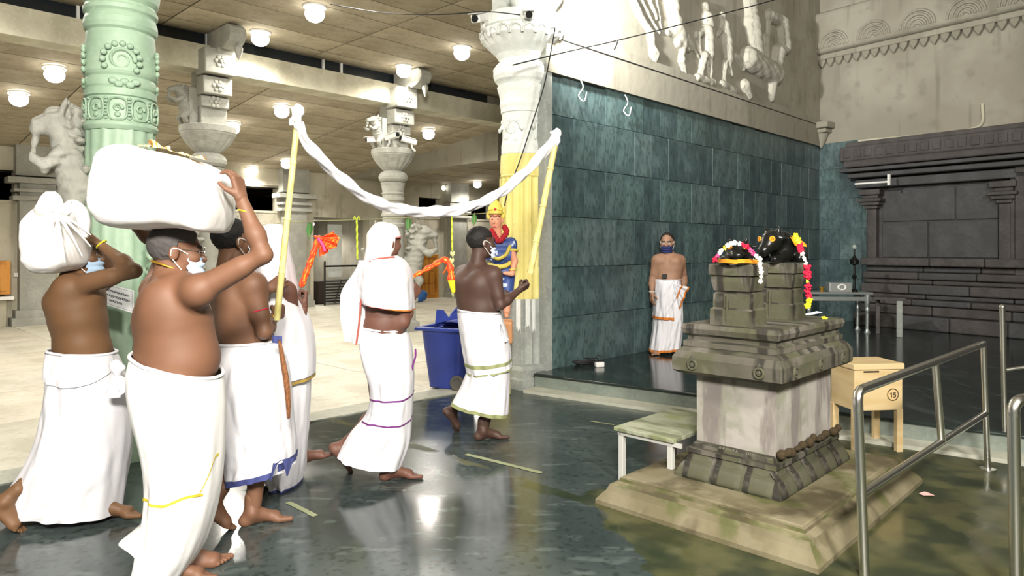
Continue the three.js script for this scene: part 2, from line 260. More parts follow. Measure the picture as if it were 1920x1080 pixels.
  const low = extr([[q0.x, q0.z + 0.0], [q1.x, q1.z], [q1.x - d.z * 0.22, q1.z + d.x * 0.22], [q0.x - d.z * 0.22, q0.z + d.x * 0.22]], 0.03); low.rotateX(Math.PI / 2).translate(0, 0.03, 0);
  struct('trim_2', 'low grey kerb along the foot of the platform step', uvBox(low), M.border);
}
// ------------------------------------------------------------------ tiled wall with stucco wall above
const U0 = 5.72, U1 = UV(0, 0).copy(CORNER).dot(A);
const TILE_TOP = 3.43;
let stuccoWall;
{
  const w = struct('wall_tiled', 'long wall clad in dark green slate tiles', hb(U0, U1 + 0.3, 0, TILE_TOP, PV + 0.02, PV + 0.4), M.grout, null, TH);
  const tw = 0.4, th = 0.56, variants = [0.39, 0.39].map((q) => rbx(0, tw - 0.005, 0, th - 0.005, 0, 0.02, 0.003, 1));
  const n = Math.floor((U1 - U0) / tw) + 1;
  for (let r = 0; r < 6; r++) for (let i = -1; i < n; i++) {
    const off = (r % 2) * 0.2, u = U0 + i * tw + off, a = Math.max(U0, u), b = Math.min(U1, u + tw), y0 = PH + r * th, y1 = Math.min(y0 + th, TILE_TOP - rr(0, 0.05));
    if (b - a < 0.06 || y1 - y0 < 0.04) continue;
    const whole = b - a > tw - 0.01 && y1 - y0 > th - 0.01;
    const t = obj('wall_tile', whole ? variants[0] : bx(0, b - a - 0.005, 0, y1 - y0 - 0.005, 0, 0.02), M.slate[Math.floor(rnd() * 5)], w);
    t.position.set(a, y0, -PV - 0.02 + rr(0, 0.004));
  }
  // jamb at the open end of the wall
  struct('trim_3', 'pale concrete jamb closing the end of the tiled wall', hb(U0 - 0.1, U0 - 0.004, 0, 4.0, PV - 0.03, PV + 0.4), M.greyPrimer, null, TH);
  // ragged plaster band, ledge and the upper wall
  struct('trim_4', 'projecting concrete band above the slate tiles', [hb(U0 - 0.1, U1 + 0.1, TILE_TOP - 0.02, 3.79, PV - 0.05, PV + 0.4), hb(U0 - 0.1, U1 + 0.1, 3.8, 3.92, PV - 0.035, PV + 0.4)], M.plaster, null, TH);
  struct('trim_5', 'thin dark cable lying along the wall ledge', [hb(U0 - 0.1, U1 + 0.05, 3.79, 3.803, PV - 0.056, PV)], M.wire, null, TH);
  stuccoWall = struct('wall_stucco', 'tall grey stucco wall above the tiles with reliefs', hb(U0 - 0.1, U1 + 0.3, 3.92, 7.6, PV, PV + 0.4), M.plaster, null, TH);
}
// back wall of the sanctum side: its own direction
const BD = V(0.617, 0, 0.787);                           // runs towards the right of the picture and nearer
const BT = Math.atan2(-BD.z, BD.x);                      // turn so that local x = BD, local z = wall normal
const BW = (t, y, out = 0) => { const n = V(-0.787, 0, 0.617); return CORNER.clone().setY(0).addScaledVector(BD, t).addScaledVector(n, out).setY(y); };
const BP = CORNER.clone().setY(0);
{
  const box = (t0, t1, y0, y1, o0, o1) => bx(t0, t1, y0, y1, o0, o1);
  const w = struct('wall_back', 'grey stucco wall beside the sanctum', [box(-0.4, 9, 0, 7.6, -0.5, 0)], M.plaster, BP, BT);
  // strip of slate tiles in the corner
  for (let r = 0; r < 6; r++) for (let i = 0; i < 3; i++) { const y0 = PH + r * 0.56, y1 = Math.min(y0 + 0.56, TILE_TOP + 0.03), x1 = Math.min((i + 1) * 0.4, 0.98); const t = obj('wall_tile', bx(i * 0.4, x1 - 0.005, y0, y1 - 0.005, 0, 0.02), M.slate[(r * 2 + i) % 5], w); t.position.z = rr(0, 0.003); }
  // the old stone sanctum front: courses of mouldings
  const s = struct('wall_sanctum', 'old dark granite sanctum front with carved mouldings', [box(0.95, 9, 0, 2.9, -0.1, 0.16)], M.temple2, BP, BT);
  const prof = (name, list, m = M.temple) => obj(name, list, m, s);
  prof('eave', [rbx(0.62, 9, 3.02, 3.28, 0, 0.5, 0.03), rbx(0.7, 9, 3.28, 3.36, 0, 0.42, 0.015), rbx(0.72, 9, 2.9, 3.02, 0, 0.58, 0.03)]);
  prof('eave_fillet', [rbx(0.66, 9, 2.82, 2.88, 0, 0.62, 0.015), rbx(0.76, 9, 2.72, 2.8, 0, 0.5, 0.02)], M.temple2);
  for (let i = 0; i < 26; i++) prof('eave_block', rbx(0.7 + i * 0.18, 0.82 + i * 0.18, 3.08, 3.22, 0.48, 0.515, 0.01), M.temple);
  prof('lintel', [rbx(0.82, 9, 2.55, 2.7, 0.1, 0.34, 0.02)], M.temple2);
  // stone panels between pilasters
  const pan = [[1.22, 1.95, 1.34, 1.94], [1.96, 2.95, 1.34, 1.94], [1.22, 2.35, 1.95, 2.5], [2.36, 2.95, 1.95, 2.5]];
  for (const [a, b, c, e] of pan) prof('stone_block', rbx(a + 0.004, b - 0.004, c + 0.004, e - 0.004, 0.1, 0.18 + rr(0, 0.012), 0.012), M.temple2);
  for (const t of [1.08, 3.05]) {
    prof('pilaster', [rbx(t - 0.08, t + 0.08, 1.3, 2.18, 0.1, 0.28, 0.02), rbx(t - 0.11, t + 0.11, 2.18, 2.24, 0.1, 0.31, 0.02), rbx(t - 0.16, t + 0.16, 2.24, 2.3, 0.1, 0.36, 0.02), rbx(t - 0.2, t + 0.2, 2.3, 2.36, 0.1, 0.4, 0.02), rbx(t - 0.13, t + 0.13, 2.36, 2.42, 0.1, 0.33, 0.02), rbx(t - 0.18, t + 0.18, 2.42, 2.52, 0.1, 0.38, 0.02)]);
  }
  const base = [[1.2, 1.34, 0.46], [1.1, 1.2, 0.32], [0.98, 1.1, 0.42], [0.9, 0.98, 0.36], [0.74, 0.9, 0.44], [0.66, 0.74, 0.38], [0.56, 0.66, 0.52], [0.4, 0.56, 0.46], [0.17, 0.4, 0.62]];
  for (const [y0, y1, o] of base) { let t = 0.92 + (0.62 - o) * 0.3; while (t < 8.8) { const l = rr(0.7, 1.4); prof('base_course', rbx(t, Math.min(t + l, 9) - 0.006, y0, y1 - 0.004, 0.02, o + rr(-0.008, 0.008), 0.025), t % 2 < 1 ? M.temple : M.temple2); t += l; } }
  // upper stucco moulding with pendant drops
  const up = struct('trim_6', 'upper stucco moulding with a row of pendant drops', [rbx(-0.1, 9, 5.02, 5.12, -0.1, 0.1, 0.02), rbx(-0.1, 9, 5.12, 5.9, -0.1, 0.2, 0.1)], M.plaster, BP, BT);
  const drop = extr([[-0.055, 0], [0.055, 0], [0.05, -0.05], [0, -0.13], [-0.05, -0.05]], 0.05, 0.008);
  for (let i = 0; i < 34; i++) { const q = obj('pendant_drop', drop, M.plaster, up); q.position.set(0.08 + i * 0.16, 5.02, 0.02); }
  for (let i = 0; i < 7; i++) obj('relief_scroll', [0, 1, 2, 3].map((k) => { const g = new THREE.TorusGeometry(0.06 + k * 0.07, 0.025, 6, 22, Math.PI); return uvBox(g.translate(0.35 + i * 0.72, 5.2, 0.2)); }), M.plaster, up);
  // corner corbel
  const cb = struct('trim_7', 'small stucco corbel in the corner of the walls', [rbx(-0.22, 0.3, 3.72, 3.84, -0.02, 0.3, 0.03), rbx(-0.16, 0.24, 3.64, 3.72, -0.02, 0.24, 0.03), turned([[0.02, 3.38], [0.06, 3.46], [0.12, 3.6], [0.14, 3.64]], 16).translate(0.06, 0, 0.06)], M.plaster, BP, BT);
  // sanctum door at the right edge
  const dr = struct('door_2', 'brown wooden door in the dark sanctum frame', [rbx(3.36, 4.4, 0.9, 2.62, 0.06, 0.22, 0.01)], std(0x6b4a23, 0.55), BP, BT);
  obj('door_frame', [rbx(3.2, 3.37, 0.8, 2.75, 0.05, 0.34, 0.02), rbx(3.2, 4.5, 2.62, 2.8, 0.05, 0.36, 0.02), rbx(3.12, 3.2, 0.8, 2.8, 0.05, 0.28, 0.02)], M.temple, dr);
  // pale conduit and tube lamp
  obj('conduit', [tube([V(0.75, 3.43, 0.03), V(2.62, 3.43, 0.03), V(2.68, 3.5, 0.03), V(2.68, 3.78, 0.03)], 0.022, 8, 60)], M.beam, w).userData = { label: 'pale conduit pipe bending upward over the eave' };
  const tl = thing('tube_light', 'thin white tube light under the sanctum eave', 'light', BW(0.98, 2.6, 0.66), BT);
  obj('tube', [rod(V(0, 0, 0), V(0.56, 0.0, 0), 0.017)], M.whitePlastic, tl); obj('bracket', [bx(0.54, 0.58, -0.06, 0.12, -0.03, 0.02)], M.whitePlastic, tl);
}
// ------------------------------------------------------------------ reliefs on the stucco wall (points read on the wall plane)
{
  M.stucco = std(0xa8a599, 0.9, { bumpMap: bumpN, bumpScale: 0.004 });
  const w = (x, y) => { const p = onV(x, y, PV); return [p.dot(A), p.y]; };
  const reliefs = [
    ['relief_creeper', 'long curling stucco scroll nearest the bright end of the wall', [[1175, -25, 1195, 25, .05, .05], [1195, 25, 1218, 62, .05, .05], [1190, -25, 1212, 25, .035, .035], [1212, 25, 1234, 62, .035, .03], [1205, -30, 1230, 35, .04, .03], [1218, 68, 1222, 92, .06, .05], [1225, 98, 1228, 112, .06, .04], [1222, 100, 1226, 104, .07, .07], [1228, -15, 1240, 60, .03, .02]]],
    ['relief_peacock', 'stucco bird relief with drooping tail left of the dancers', [[1248, -30, 1262, 45, .14, .1], [1262, 45, 1278, 75, .12, .08], [1268, 80, 1288, 92, .06, .05], [1280, 82, 1275, 112, .06, .05], [1276, 115, 1283, 138, .06, .04], [1250, 60, 1270, 72, .04, .03], [1288, 70, 1310, 108, .04, .02], [1280, 75, 1302, 100, .03, .02]]],
    ['relief_dancer', 'stucco dancing figure relief on a small ledge', [[1320, 12, 1324, 22, .06, .05], [1322, 35, 1326, 48, .1, .09], [1318, 58, 1306, 66, .06, .06], [1322, 62, 1328, 100, .11, .09], [1318, 105, 1312, 138, .07, .05], [1328, 105, 1330, 140, .06, .05], [1306, 66, 1312, 100, .05, .03], [1305, 146, 1335, 156, .06, .06]]],
    ['relief_attendant', 'slender stucco standing figure relief beside the dancer', [[1352, 30, 1354, 40, .06, .05], [1356, 50, 1360, 78, .09, .08], [1360, 80, 1364, 112, .1, .08], [1362, 115, 1370, 140, .06, .04], [1358, 118, 1356, 150, .05, .04], [1352, 52, 1346, 66, .04, .035], [1352, 158, 1378, 172, .06, .05]]],
    ['relief_rider', 'stucco horse and rider relief nearest the corner', [[1398, -20, 1406, 40, .14, .12], [1404, 45, 1414, 100, .16, .14], [1398, 110, 1450, 140, .17, .16], [1440, 30, 1462, 40, .1, .1], [1462, 45, 1468, 90, .13, .12], [1455, 100, 1450, 130, .14, .12], [1432, 75, 1434, 112, .09, .07], [1394, 160, 1402, 180, .09, .07], [1446, 160, 1444, 184, .09, .07], [1380, 105, 1392, 130, .05, .04], [1440, 25, 1438, 75, .06, .04]]],
  ];
  for (const [name, label, bones] of reliefs) {
    const P = [], lo = [1e9, 1e9, -0.12], hi = [-1e9, -1e9, 0.26];
    for (const [x0, y0, x1, y1, r0, r1] of bones) { const a = w(x0, y0), b = w(x1, y1); P.push(rc([...a, 0.0], [...b, 0.0], r0 * 1.15, r1 * 1.15)); for (const q of [a, b]) for (const k of [0, 1]) { lo[k] = Math.min(lo[k], q[k] - 0.2); hi[k] = Math.max(hi[k], q[k] + 0.2); } }
    const f = blend(P, 0.03), g = netSDF((x, y, z) => f(x, y, z) + 0.0028 * Math.sin(y * 60 + x * 25) + 0.02 * (fbm(x * 9, y * 9, z * 9 + 70, 3) - 0.5), lo, hi, 0.022);
    const m = obj(name, g, M.stucco, stuccoWall); m.userData = { label }; m.position.set(0, 0, -PV);
  }
}
// ------------------------------------------------------------------ hall beyond: beams, ceilings, far wall
const RV = 10.28, BB = 4.05, CY = 4.62;                  // pillar row, beam underside, near ceiling
const WV = 16.3, CE = 3.44;                              // far wall, ceiling there
const slopeY = (v) => BB + 0.02 + (CE - BB) * (v - RV) / (WV - RV);
{
  const nc = struct('ceiling', 'board marked concrete ceiling with round lamps', hb(-9, 15.5, CY + 0.012, CY + 0.25, 5.3, RV + 0.6), M.ceilGap, null, TH);
  const pu = 2.3, pv = 0.62, pg = hb(0.01, pu - 0.01, 0, 0.012, 0.01, pv - 0.01);
  for (let i = 0; i < 10; i++) for (let j = 0; j < 8; j++) { const q = obj('ceiling_panel', pg, M.ceil[(i * 7 + j * 5 + i * j) % 3], nc); q.position.set(-8 + i * pu, CY + rr(-0.002, 0.002), -(5.5 + j * pv)); }
  const fc = struct('ceiling_far', 'lower board marked ceiling of the rear bay', hb(-9, 19, 0.012, 0.3, 0, 10.2), M.ceilGap, null, TH);
  const ang = Math.atan2(BB - CE, WV - RV); fc.rotation.set(0, 0, 0); fc.rotation.order = 'YXZ'; fc.rotation.y = TH; fc.rotation.x = -ang;
  fc.position.copy(UV(0, RV, BB + 0.02));
  for (let i = 0; i < 12; i++) for (let j = 0; j < 16; j++) { const q = obj('ceiling_panel', pg, M.ceil[(i * 7 + j * 5 + i * j) % 3], fc); q.position.set(-8.6 + i * pu, rr(-0.002, 0.002), -(j * pv)); }
  struct('trim_8', 'long pale concrete beam over the rear pillar row', [hb(-9, 15.5, BB, BB + 0.36, RV - 0.2, RV + 0.2)], M.beam, null, TH);
  // clerestory strip over the beam: dark panes in a white frame
  let k = 1, u = -4.2; const wd = [1.5, .34, 1.6, .3, .9, .34, 1.7, .34, 1.3, .3, 1.6, .34, 1.5, .34, 1.6];
  for (const d of wd) { const wn = struct('window_' + k++, 'dark clerestory pane over the concrete beam', hb(u + 0.02, u + d - 0.02, BB + 0.38, CY, RV - 0.02, RV + 0.02), M.glassDark, null, TH); obj('window_frame', [hb(u - 0.015, u + 0.02, BB + 0.36, CY, RV - 0.05, RV + 0.05), hb(u, u + d, BB + 0.36, BB + 0.385, RV - 0.06, RV + 0.05)], M.whitePlastic, wn); u += d; }
  struct('wall_clerestory', 'dark masonry strip beside the clerestory panes', [hb(-9, -4.2, BB + 0.36, CY, RV, RV + 0.1), hb(u, 15.5, BB + 0.36, CY, RV, RV + 0.1)], M.plaster, null, TH);
  // cross beam hanging under the rear ceiling
  const ub = 10.4; struct('trim_9', 'dark stained cross beam under the rear ceiling', [hb(ub, ub + 0.4, 3.38, 4.1, RV + 0.3, WV)], M.plaster, null, TH);
  // far wall with upper openings and pilasters
  const cuts = [[1.6, 2.88], [3.56, 4.5], [7.2, 8.32], [12.75, 13.62], [14.7, 15.75]];
  const y0 = 2.42, y1 = 3.0; let last;
  const pass = [9.3, 11.0];                             // entrance passage
  const seg = []; last = -9;
  for (const [a, b, t] of [...cuts.map((c) => [...c, 0]), [...pass, 1]].sort((p, q) => p[0] - q[0])) { seg.push(hb(last, a, 0, 3.7, WV, WV + 0.3)); if (t) seg.push(hb(a, b, 2.3, 3.7, WV, WV + 0.3)); else seg.push(hb(a, b, 0, y0, WV, WV + 0.3), hb(a, b, y1, 3.7, WV, WV + 0.3)); last = b; }
  seg.push(hb(last, 19, 0, 3.7, WV, WV + 0.3));
  const far = struct('wall_far', 'weathered plaster wall at the back of the hall', seg, M.concrete, null, TH);
  let q = 0;
  for (const [a, b] of cuts) { struct('window_' + (20 + q++), 'open ventilation hole high in the back wall', [hb(a - 0.02, b + 0.02, y0 - 0.05, y0, WV - 0.03, WV + 0.4), hb(a - 0.02, b + 0.02, y1, y1 + 0.05, WV, WV + 0.4)], M.concrete, null, TH); }
  const pil = [3.22, 5.0, 8.68, 14.15];
  pil.forEach((c, i) => { const t = obj('wall_pilaster', [hb(c - 0.3, c + 0.3, 0.3, 2.75, WV - 0.22, WV + 0.05), hb(c - 0.5, c + 0.5, 2.75, 2.86, WV - 0.36, WV + 0.05), hb(c - 0.4, c + 0.4, 2.58, 2.64, WV - 0.3, WV + 0.05), hb(c - 0.42, c + 0.42, 2.42, 2.5, WV - 0.3, WV + 0.05), hb(c - 0.36, c + 0.36, 2.9, 3.5, WV - 0.25, WV + 0.05), hb(c - 0.45, c + 0.45, 0, 0.16, WV - 0.36, WV + 0.05), hb(c - 0.38, c + 0.38, 0.16, 0.3, WV - 0.3, WV + 0.05)], M.paleStone, far); });
  // passage behind the opening: side walls, ceiling, back wall, metal gate, stacked pipes
  struct('wall_passage', 'dim grey passage behind the opening in the back wall', [hb(pass[0] - 0.2, pass[0], 0, 2.5, WV + 0.3, WV + 4), hb(pass[1], pass[1] + 0.2, 0, 2.5, WV + 0.3, WV + 4), hb(pass[0], pass[1], 0, 2.5, WV + 4, WV + 4.2)], M.plaster, null, TH);
  struct('ceiling_passage', 'low ceiling of the passage', hb(pass[0], pass[1], 2.3, 2.5, WV + 0.2, WV + 4), M.plaster, null, TH);
  struct('wall_left', 'plaster end wall of the hall out of view', hb(-9.3, -9, -0.2, 7.6, -7, 20), M.plaster, null, TH);
  struct('wall_rear', 'plaster wall behind the viewer', hb(-9, 15.5, -0.2, 7.6, -7.3, -7), M.plaster, null, TH);
  struct('wall_right', 'plaster end wall of the hall beyond the cross beam', [hb(18.8, 19.1, -0.2, 5, 5.4, 20.5)], M.plaster, null, TH);
  struct('wall_right_aisle', 'plaster wall to the right of the viewer', [hb(15.3, 15.6, -0.2, 7.6, -7, PV - 6.5)], M.plaster, null, TH);
  struct('wall_upper', 'plaster fascia above the near ceiling edge', [hb(-9, U0, CY, 7.6, 5.25, 5.5)], M.plaster, null, TH);
  struct('ceiling_aisle', 'high plaster ceiling over the procession aisle', hb(-9, 15.5, 7.4, 7.6, -7, 5.5), M.plaster, null, TH);
}
// ------------------------------------------------------------------ lamps
function lamp(p, down, label, tilt = 0) {
  const t = thing('ceiling_lamp', label, 'lamp', p, TH, 'round ceiling lamps');
  obj('rim', [turned([[0.13, -0.02], [0.145, -0.018], [0.15, 0.0], [0.13, 0.0]], 24, null, false)], M.whitePlastic, t);
  obj('diffuser', [new THREE.SphereGeometry(0.125, 24, 14).scale(1, 0.85, 1).translate(0, -0.1, 0)], M.lampGlow, t);
  const l = new THREE.SpotLight(LAMPCOL, LAMP, 0, 1.5, 0.35, 2); l.position.set(0, -0.24, 0); l.target.position.set(0, -3, 0); l.castShadow = true; l.shadow.radius = 5; t.add(l, l.target); return t;
}
{
  const hit = (x, y, f) => { let d = 8; for (let i = 0; i < 40; i++) { const p = px(x, y, d), v = p.dot(B), Y = f(v); d = (Y - EYE) * F / (HZ - y); } return px(x, y, d); };
  const near = [[590, 12, 'large bright lamp on the near ceiling at the top of the frame'], [488, 60, 'bright lamp on the near ceiling over the bundle carriers'], [866, 88, 'bright lamp on the near ceiling left of the white capital'], [757, 123, 'bright lamp right above the bracket pillar']];
  for (const [x, y, l] of near) lamp(hit(x, y, () => CY - 0.002), true, l);
  const far = [[102, 127, 'rear lamp left of the green pillar, higher of two'], [35, 174, 'rear lamp at the far left, lower of two'], [528, 199, 'rear lamp above the left bamboo pole'], [436, 231, 'rear lamp touching the lotus capital edge'], [803, 243, 'rear lamp right of the bracket pillar'], [537, 300, 'small rear lamp beside the left bamboo pole'], [473, 314, 'small rear lamp right of the large bundle']];
  for (const [x, y, l] of far) { const p = hit(x, y, (v) => slopeY(v) - 0.02), q = lamp(p, true, l); q.rotation.order = 'YXZ'; q.rotation.x = -Math.atan2(BB - CE, WV - RV); }
  for (const [x, y, l] of [[895, 340, 'distant lamp beyond the cross beam, right one'], [828, 347, 'distant lamp beyond the cross beam, left one']]) { const p = hit(x, y, (v) => Math.max(3.3, slopeY(v)) - 0.02); lamp(p, true, l); }
  const pl = UV(10.2, WV + 1.8, 2.29); lamp(pl, true, 'lamp in the passage ceiling behind the toran string');
  // more of the same lamps over the left of the hall, out of the frame, in the same rows
  for (const [u, v, w] of [[1.0, 9.0, 'further row'], [1.0, 7.4, 'middle row'], [4.0, 6.4, 'nearest row']]) lamp(UV(u, v, CY - 0.002), true, 'lamp of the ' + w + ' on the near ceiling, outside the view');
  // floodlight panels high on the wall side of the aisle behind the viewer
  const flood = (p, aim, w, h, pow, label) => {
    const t = thing('floodlight', label, 'lamp', p); t.lookAt(aim);
    obj('housing', [rbx(-w / 2 - 0.05, w / 2 + 0.05, -h / 2 - 0.05, h / 2 + 0.05, -0.12, -0.01, 0.02)], M.blackPlastic, t);
    obj('glass', [bx(-w / 2, w / 2, -h / 2, h / 2, -0.012, -0.006)], M.floodGlow, t);
    obj('bracket', [tube([V(-w / 2 - 0.06, 0, -0.06), V(-w / 2 - 0.06, 0, -0.3), V(w / 2 + 0.06, 0, -0.3), V(w / 2 + 0.06, 0, -0.06)], 0.02, 8, 40)], M.steel, t);
    const l = new THREE.RectAreaLight(0xfff8ee, pow, w, h); l.position.set(0, 0, 0.005); l.rotation.y = Math.PI; t.add(l); return t;
  };
  M.floodGlow = new THREE.MeshStandardMaterial({ color: 0xffffff, emissive: 0xffffff, emissiveIntensity: 3 });
  flood(V(0.1, 3.7, 2.0), V(-0.9, 0.8, -4.2), 1.2, 0.7, FLOOD * 0.8, 'floodlight panel behind the viewer aimed at the procession');
  flood(V(2.6, 5.2, 1.6), V(2.6, 1.6, -8), 0.8, 0.6, FLOOD * 0.9, 'smaller floodlight panel behind the viewer aimed at the altar');
}
// ------------------------------------------------------------------ pillars
const lotus = (n, amp, y0, y1) => (ph, y, r) => y > y0 && y < y1 ? r * (1 + amp * (Math.abs(Math.cos(ph * n / 2)) - 0.6) * Math.sin(Math.PI * clamp((y - y0) / (y1 - y0), 0.15, 1))) : r;
const flute = (n, d) => (ph, y, r) => r - d * Math.pow(Math.abs(Math.sin(ph * n / 2)), 0.6) + d * 0.5;
// a profile read in rows of the photograph: [[row, half width], ...] top first
const rows = (list, d) => list.map(([y, w]) => [w * d / F, EYE - (y - HZ) * d / F]).reverse();
function rosette(r, n = 6) { const g = [ball(V(0, 0, r * 0.1), [r * 0.3, r * 0.3, r * 0.25], 10)]; for (let i = 0; i < n; i++) { const a = i / n * 6.283; g.push(ball(V(Math.cos(a) * r * 0.6, Math.sin(a) * r * 0.6, 0), [r * 0.34, r * 0.34, r * 0.16], 10)); } return merge(g); }
function scroll(pts, r) { return tube(pts.map((p) => V(p[0], p[1], 0)), (t) => r * (1 - 0.6 * t), 8, 50); }
const spiral = (R, turns, n = 40) => Array.from({ length: n }, (_, i) => { const t = i / (n - 1), a = t * turns * 6.283, q = R * (1 - 0.8 * t); return [Math.cos(a) * q, Math.sin(a) * q]; });
// a carved rearing beast for the pillar feet; y up, looks along +z, about 1 unit tall
function beast(cell = 0.02) {
  const P = [rc([0, 0.42, 0], [0, 0.72, 0.08], 0.15, 0.12), rc([0, 0.42, -0.02], [0, 0.3, 0], 0.15, 0.12), rc([0, 0.75, 0.1], [0, 0.88, 0.16], 0.1, 0.1), rc([0, 0.88, 0.18], [0, 0.84, 0.32], 0.1, 0.06), rc([0, 0.92, 0.1], [0, 1.0, 0.02], 0.06, 0.03),
    rc([0.08, 0.95, 0.1], [0.1, 1.04, 0.06], 0.03, 0.015), rc([-0.08, 0.95, 0.1], [-0.1, 1.04, 0.06], 0.03, 0.015), rc([0.1, 0.3, 0], [0.14, 0.16, 0.1], 0.09, 0.055), rc([0.14, 0.16, 0.1], [0.14, 0.03, 0.04], 0.05, 0.04), rc([-0.1, 0.3, 0], [-0.14, 0.16, 0.1], 0.09, 0.055), rc([-0.14, 0.16, 0.1], [-0.14, 0.03, 0.04], 0.05, 0.04),
    rc([0.1, 0.66, 0.1], [0.13, 0.56, 0.24], 0.06, 0.045), rc([0.13, 0.56, 0.24], [0.12, 0.62, 0.34], 0.045, 0.035), rc([-0.1, 0.66, 0.1], [-0.13, 0.56, 0.24], 0.06, 0.045), rc([-0.13, 0.56, 0.24], [-0.12, 0.62, 0.34], 0.045, 0.035), rc([0, 0.8, 0.32], [0, 0.6, 0.36], 0.035, 0.02), el([0.05, 0.92, 0.22], [0.025, 0.025, 0.025]), el([-0.05, 0.92, 0.22], [0.025, 0.025, 0.025])];
  for (let i = 0; i < 6; i++) P.push(el([0, 0.95 - i * 0.07, -0.02 + i * 0.002], [0.1, 0.05, 0.06]));
  const f = blend(P, 0.03); for (let i = 0; i < 9; i++) { const a = i * 0.7; P.push(wk(el([0.1 * Math.sin(a * 2.3), 0.5 + i * 0.05, -0.08 - 0.03 * Math.cos(a)], [0.045, 0.03, 0.045]), 0.01)); }
  const g = blend(P, 0.03);
  return netSDF((x, y, z) => g(x, y, z) + 0.005 * Math.sin(y * 75 + Math.sin(x * 40) * 1.5) * sstep(0.25, 0.4, y) + 0.006 * (fbm(x * 22, y * 22, z * 22 + 50, 2) - 0.5), [-0.3, -0.05, -0.25], [0.3, 1.12, 0.5], 0.016);
}
const beastG = beast();
const BASEROT = TH;
{ // ---- green pillar, near left
  const d = 5.06, base = px(227, 850, d).setY(0), t = thing('carved_pillar', 'pale green painted round pillar with carved bands behind the bundle carriers', 'pillar', base, TH);
  const sh = rows([[-330, 62], [-40, 64], [-10, 66], [8, 63], [16, 58], [20, 59], [24, 62], [31, 62], [35, 59], [38, 58], [46, 61], [56, 62], [64, 60], [68, 56], [74, 57], [88, 58], [110, 59], [130, 61], [144, 62], [149, 60], [153, 57]], d);
  obj('upper_shaft', turned(sh, 64), M.greenPaint, t);
  obj('band', turned(rows([[153, 57], [157, 59], [164, 60], [170, 60], [174, 58], [176, 60], [188, 60.5], [190, 57], [194, 58], [234, 59], [238, 62], [243, 63], [247, 61], [250, 59]], d), 64), M.greenPaint, t);
  obj('lower_shaft', turned(rows([[250, 58], [400, 58], [560, 58], [640, 58], [700, 60]], d), 72, flute(16, 0.016)), M.greenPaint, t);
  obj('foot', [mould([[0, 0], [0, 0.14], [0.03, 0.16], [0.03, 0.3], [0.06, 0.34], [0.06, 0.52], [0.09, 0.56]], 0.3, 0.3)], M.greenPaint, t);
  const R = 59.5 * d / F, face = (ang, y, g, nm) => { const m = obj(nm, g, M.greenPaint, t); m.position.set(Math.sin(ang) * R, y, Math.cos(ang) * R); m.rotation.y = ang; };
  const camAng = -TH + 0.42;                              // local angle that faces the viewer
  const med = () => { const g = [scroll(spiral(0.085, 1.6), 0.016)]; for (let i = 0; i < 11; i++) { const a = -0.6 + i * 0.42; g.push(ball(V(Math.cos(a) * 0.115, Math.sin(a) * 0.115, 0), [0.022, 0.022, 0.016], 8)); } for (let i = 0; i < 5; i++) g.push(ball(V(-0.05 + i * 0.035, -0.15 - (i % 2) * 0.02, 0), [0.03, 0.025, 0.014], 8)); return merge(g); };
  const mg = med();
  for (let i = 0; i < 4; i++) face(camAng + 0.1 + i * Math.PI / 2, EYE - (126 - HZ) * d / F, mg, 'medallion');
  const pg = merge([tube([V(-0.045, -0.07, 0), V(-0.045, 0.06, 0), V(0.045, 0.06, 0), V(0.045, -0.07, 0)], 0.008, 6, 30, true), scroll(spiral(0.03, 1.3), 0.012), ball(V(0, -0.045, 0), [0.02, 0.02, 0.012], 8)]);
  const stg = merge(Array.from({ length: 7 }, (_, i) => ball(V(0, -0.07 + i * 0.023, 0), [0.016, 0.011, 0.012], 8)));
  for (let i = 0; i < 10; i++) { const a = camAng + i * Math.PI / 5, y = EYE - (213 - HZ) * d / F; face(a, y, pg, 'carved_panel'); face(a + Math.PI / 10, y, stg, 'bead_row'); }
  // carved beast at the pillar's foot and bracket beast on its far side
  const b = obj('carved_beast', beastG, M.greenPaint, t); b.scale.setScalar(0.98); b.position.set(0.18, 0.5, 0.3); b.rotation.y = 0.55 - TH;
  const c = obj('bracket_beast', beastG, M.paleStone, t); c.scale.set(0.8, 1.0, 0.7); c.position.set(-0.28, 1.5, -0.06); c.rotation.y = -Math.PI / 2 - 0.3;
  // paper notice tied on the pillar
  const cv = document.createElement('canvas'); cv.width = 256; cv.height = 160; const x = cv.getContext('2d'); x.fillStyle = '#eef1f2'; x.fillRect(0, 0, 256, 160); x.strokeStyle = '#9aa0a6'; x.lineWidth = 3; x.strokeRect(12, 12, 232, 136); x.strokeStyle = '#5a5f68'; x.lineWidth = 5; x.lineCap = 'round';
  for (const [y, a, e] of [[48, 40, 220], [84, 34, 224], [118, 90, 168]]) for (let q = a; q < e; q += 15) { x.beginPath(); x.arc(q + 5, y, 5.5, rr(0, 3), rr(3.6, 6.2)); x.stroke(); x.beginPath(); x.moveTo(q + 10, y - rr(4, 9)); x.lineTo(q + 10, y + rr(3, 8)); x.stroke(); }
  const ct = new THREE.CanvasTexture(cv); ct.colorSpace = THREE.SRGBColorSpace;
  const pa = px(184, 525, 4.6), pb = px(250, 545, 4.6), pc = px(184, 565, 4.6), pd = px(250, 588, 4.6);
  const n = tag(obj('paper_notice', grid(12, 6, (u, v) => { const q = pc.clone().lerp(pd, u).lerp(pa.clone().lerp(pb, u), v); q.z += 0.012 * Math.sin(u * 4); return q; }), std(0xffffff, 0.8, { map: ct })), 'white paper notice with lines of script tied on the green pillar', 'notice');
}
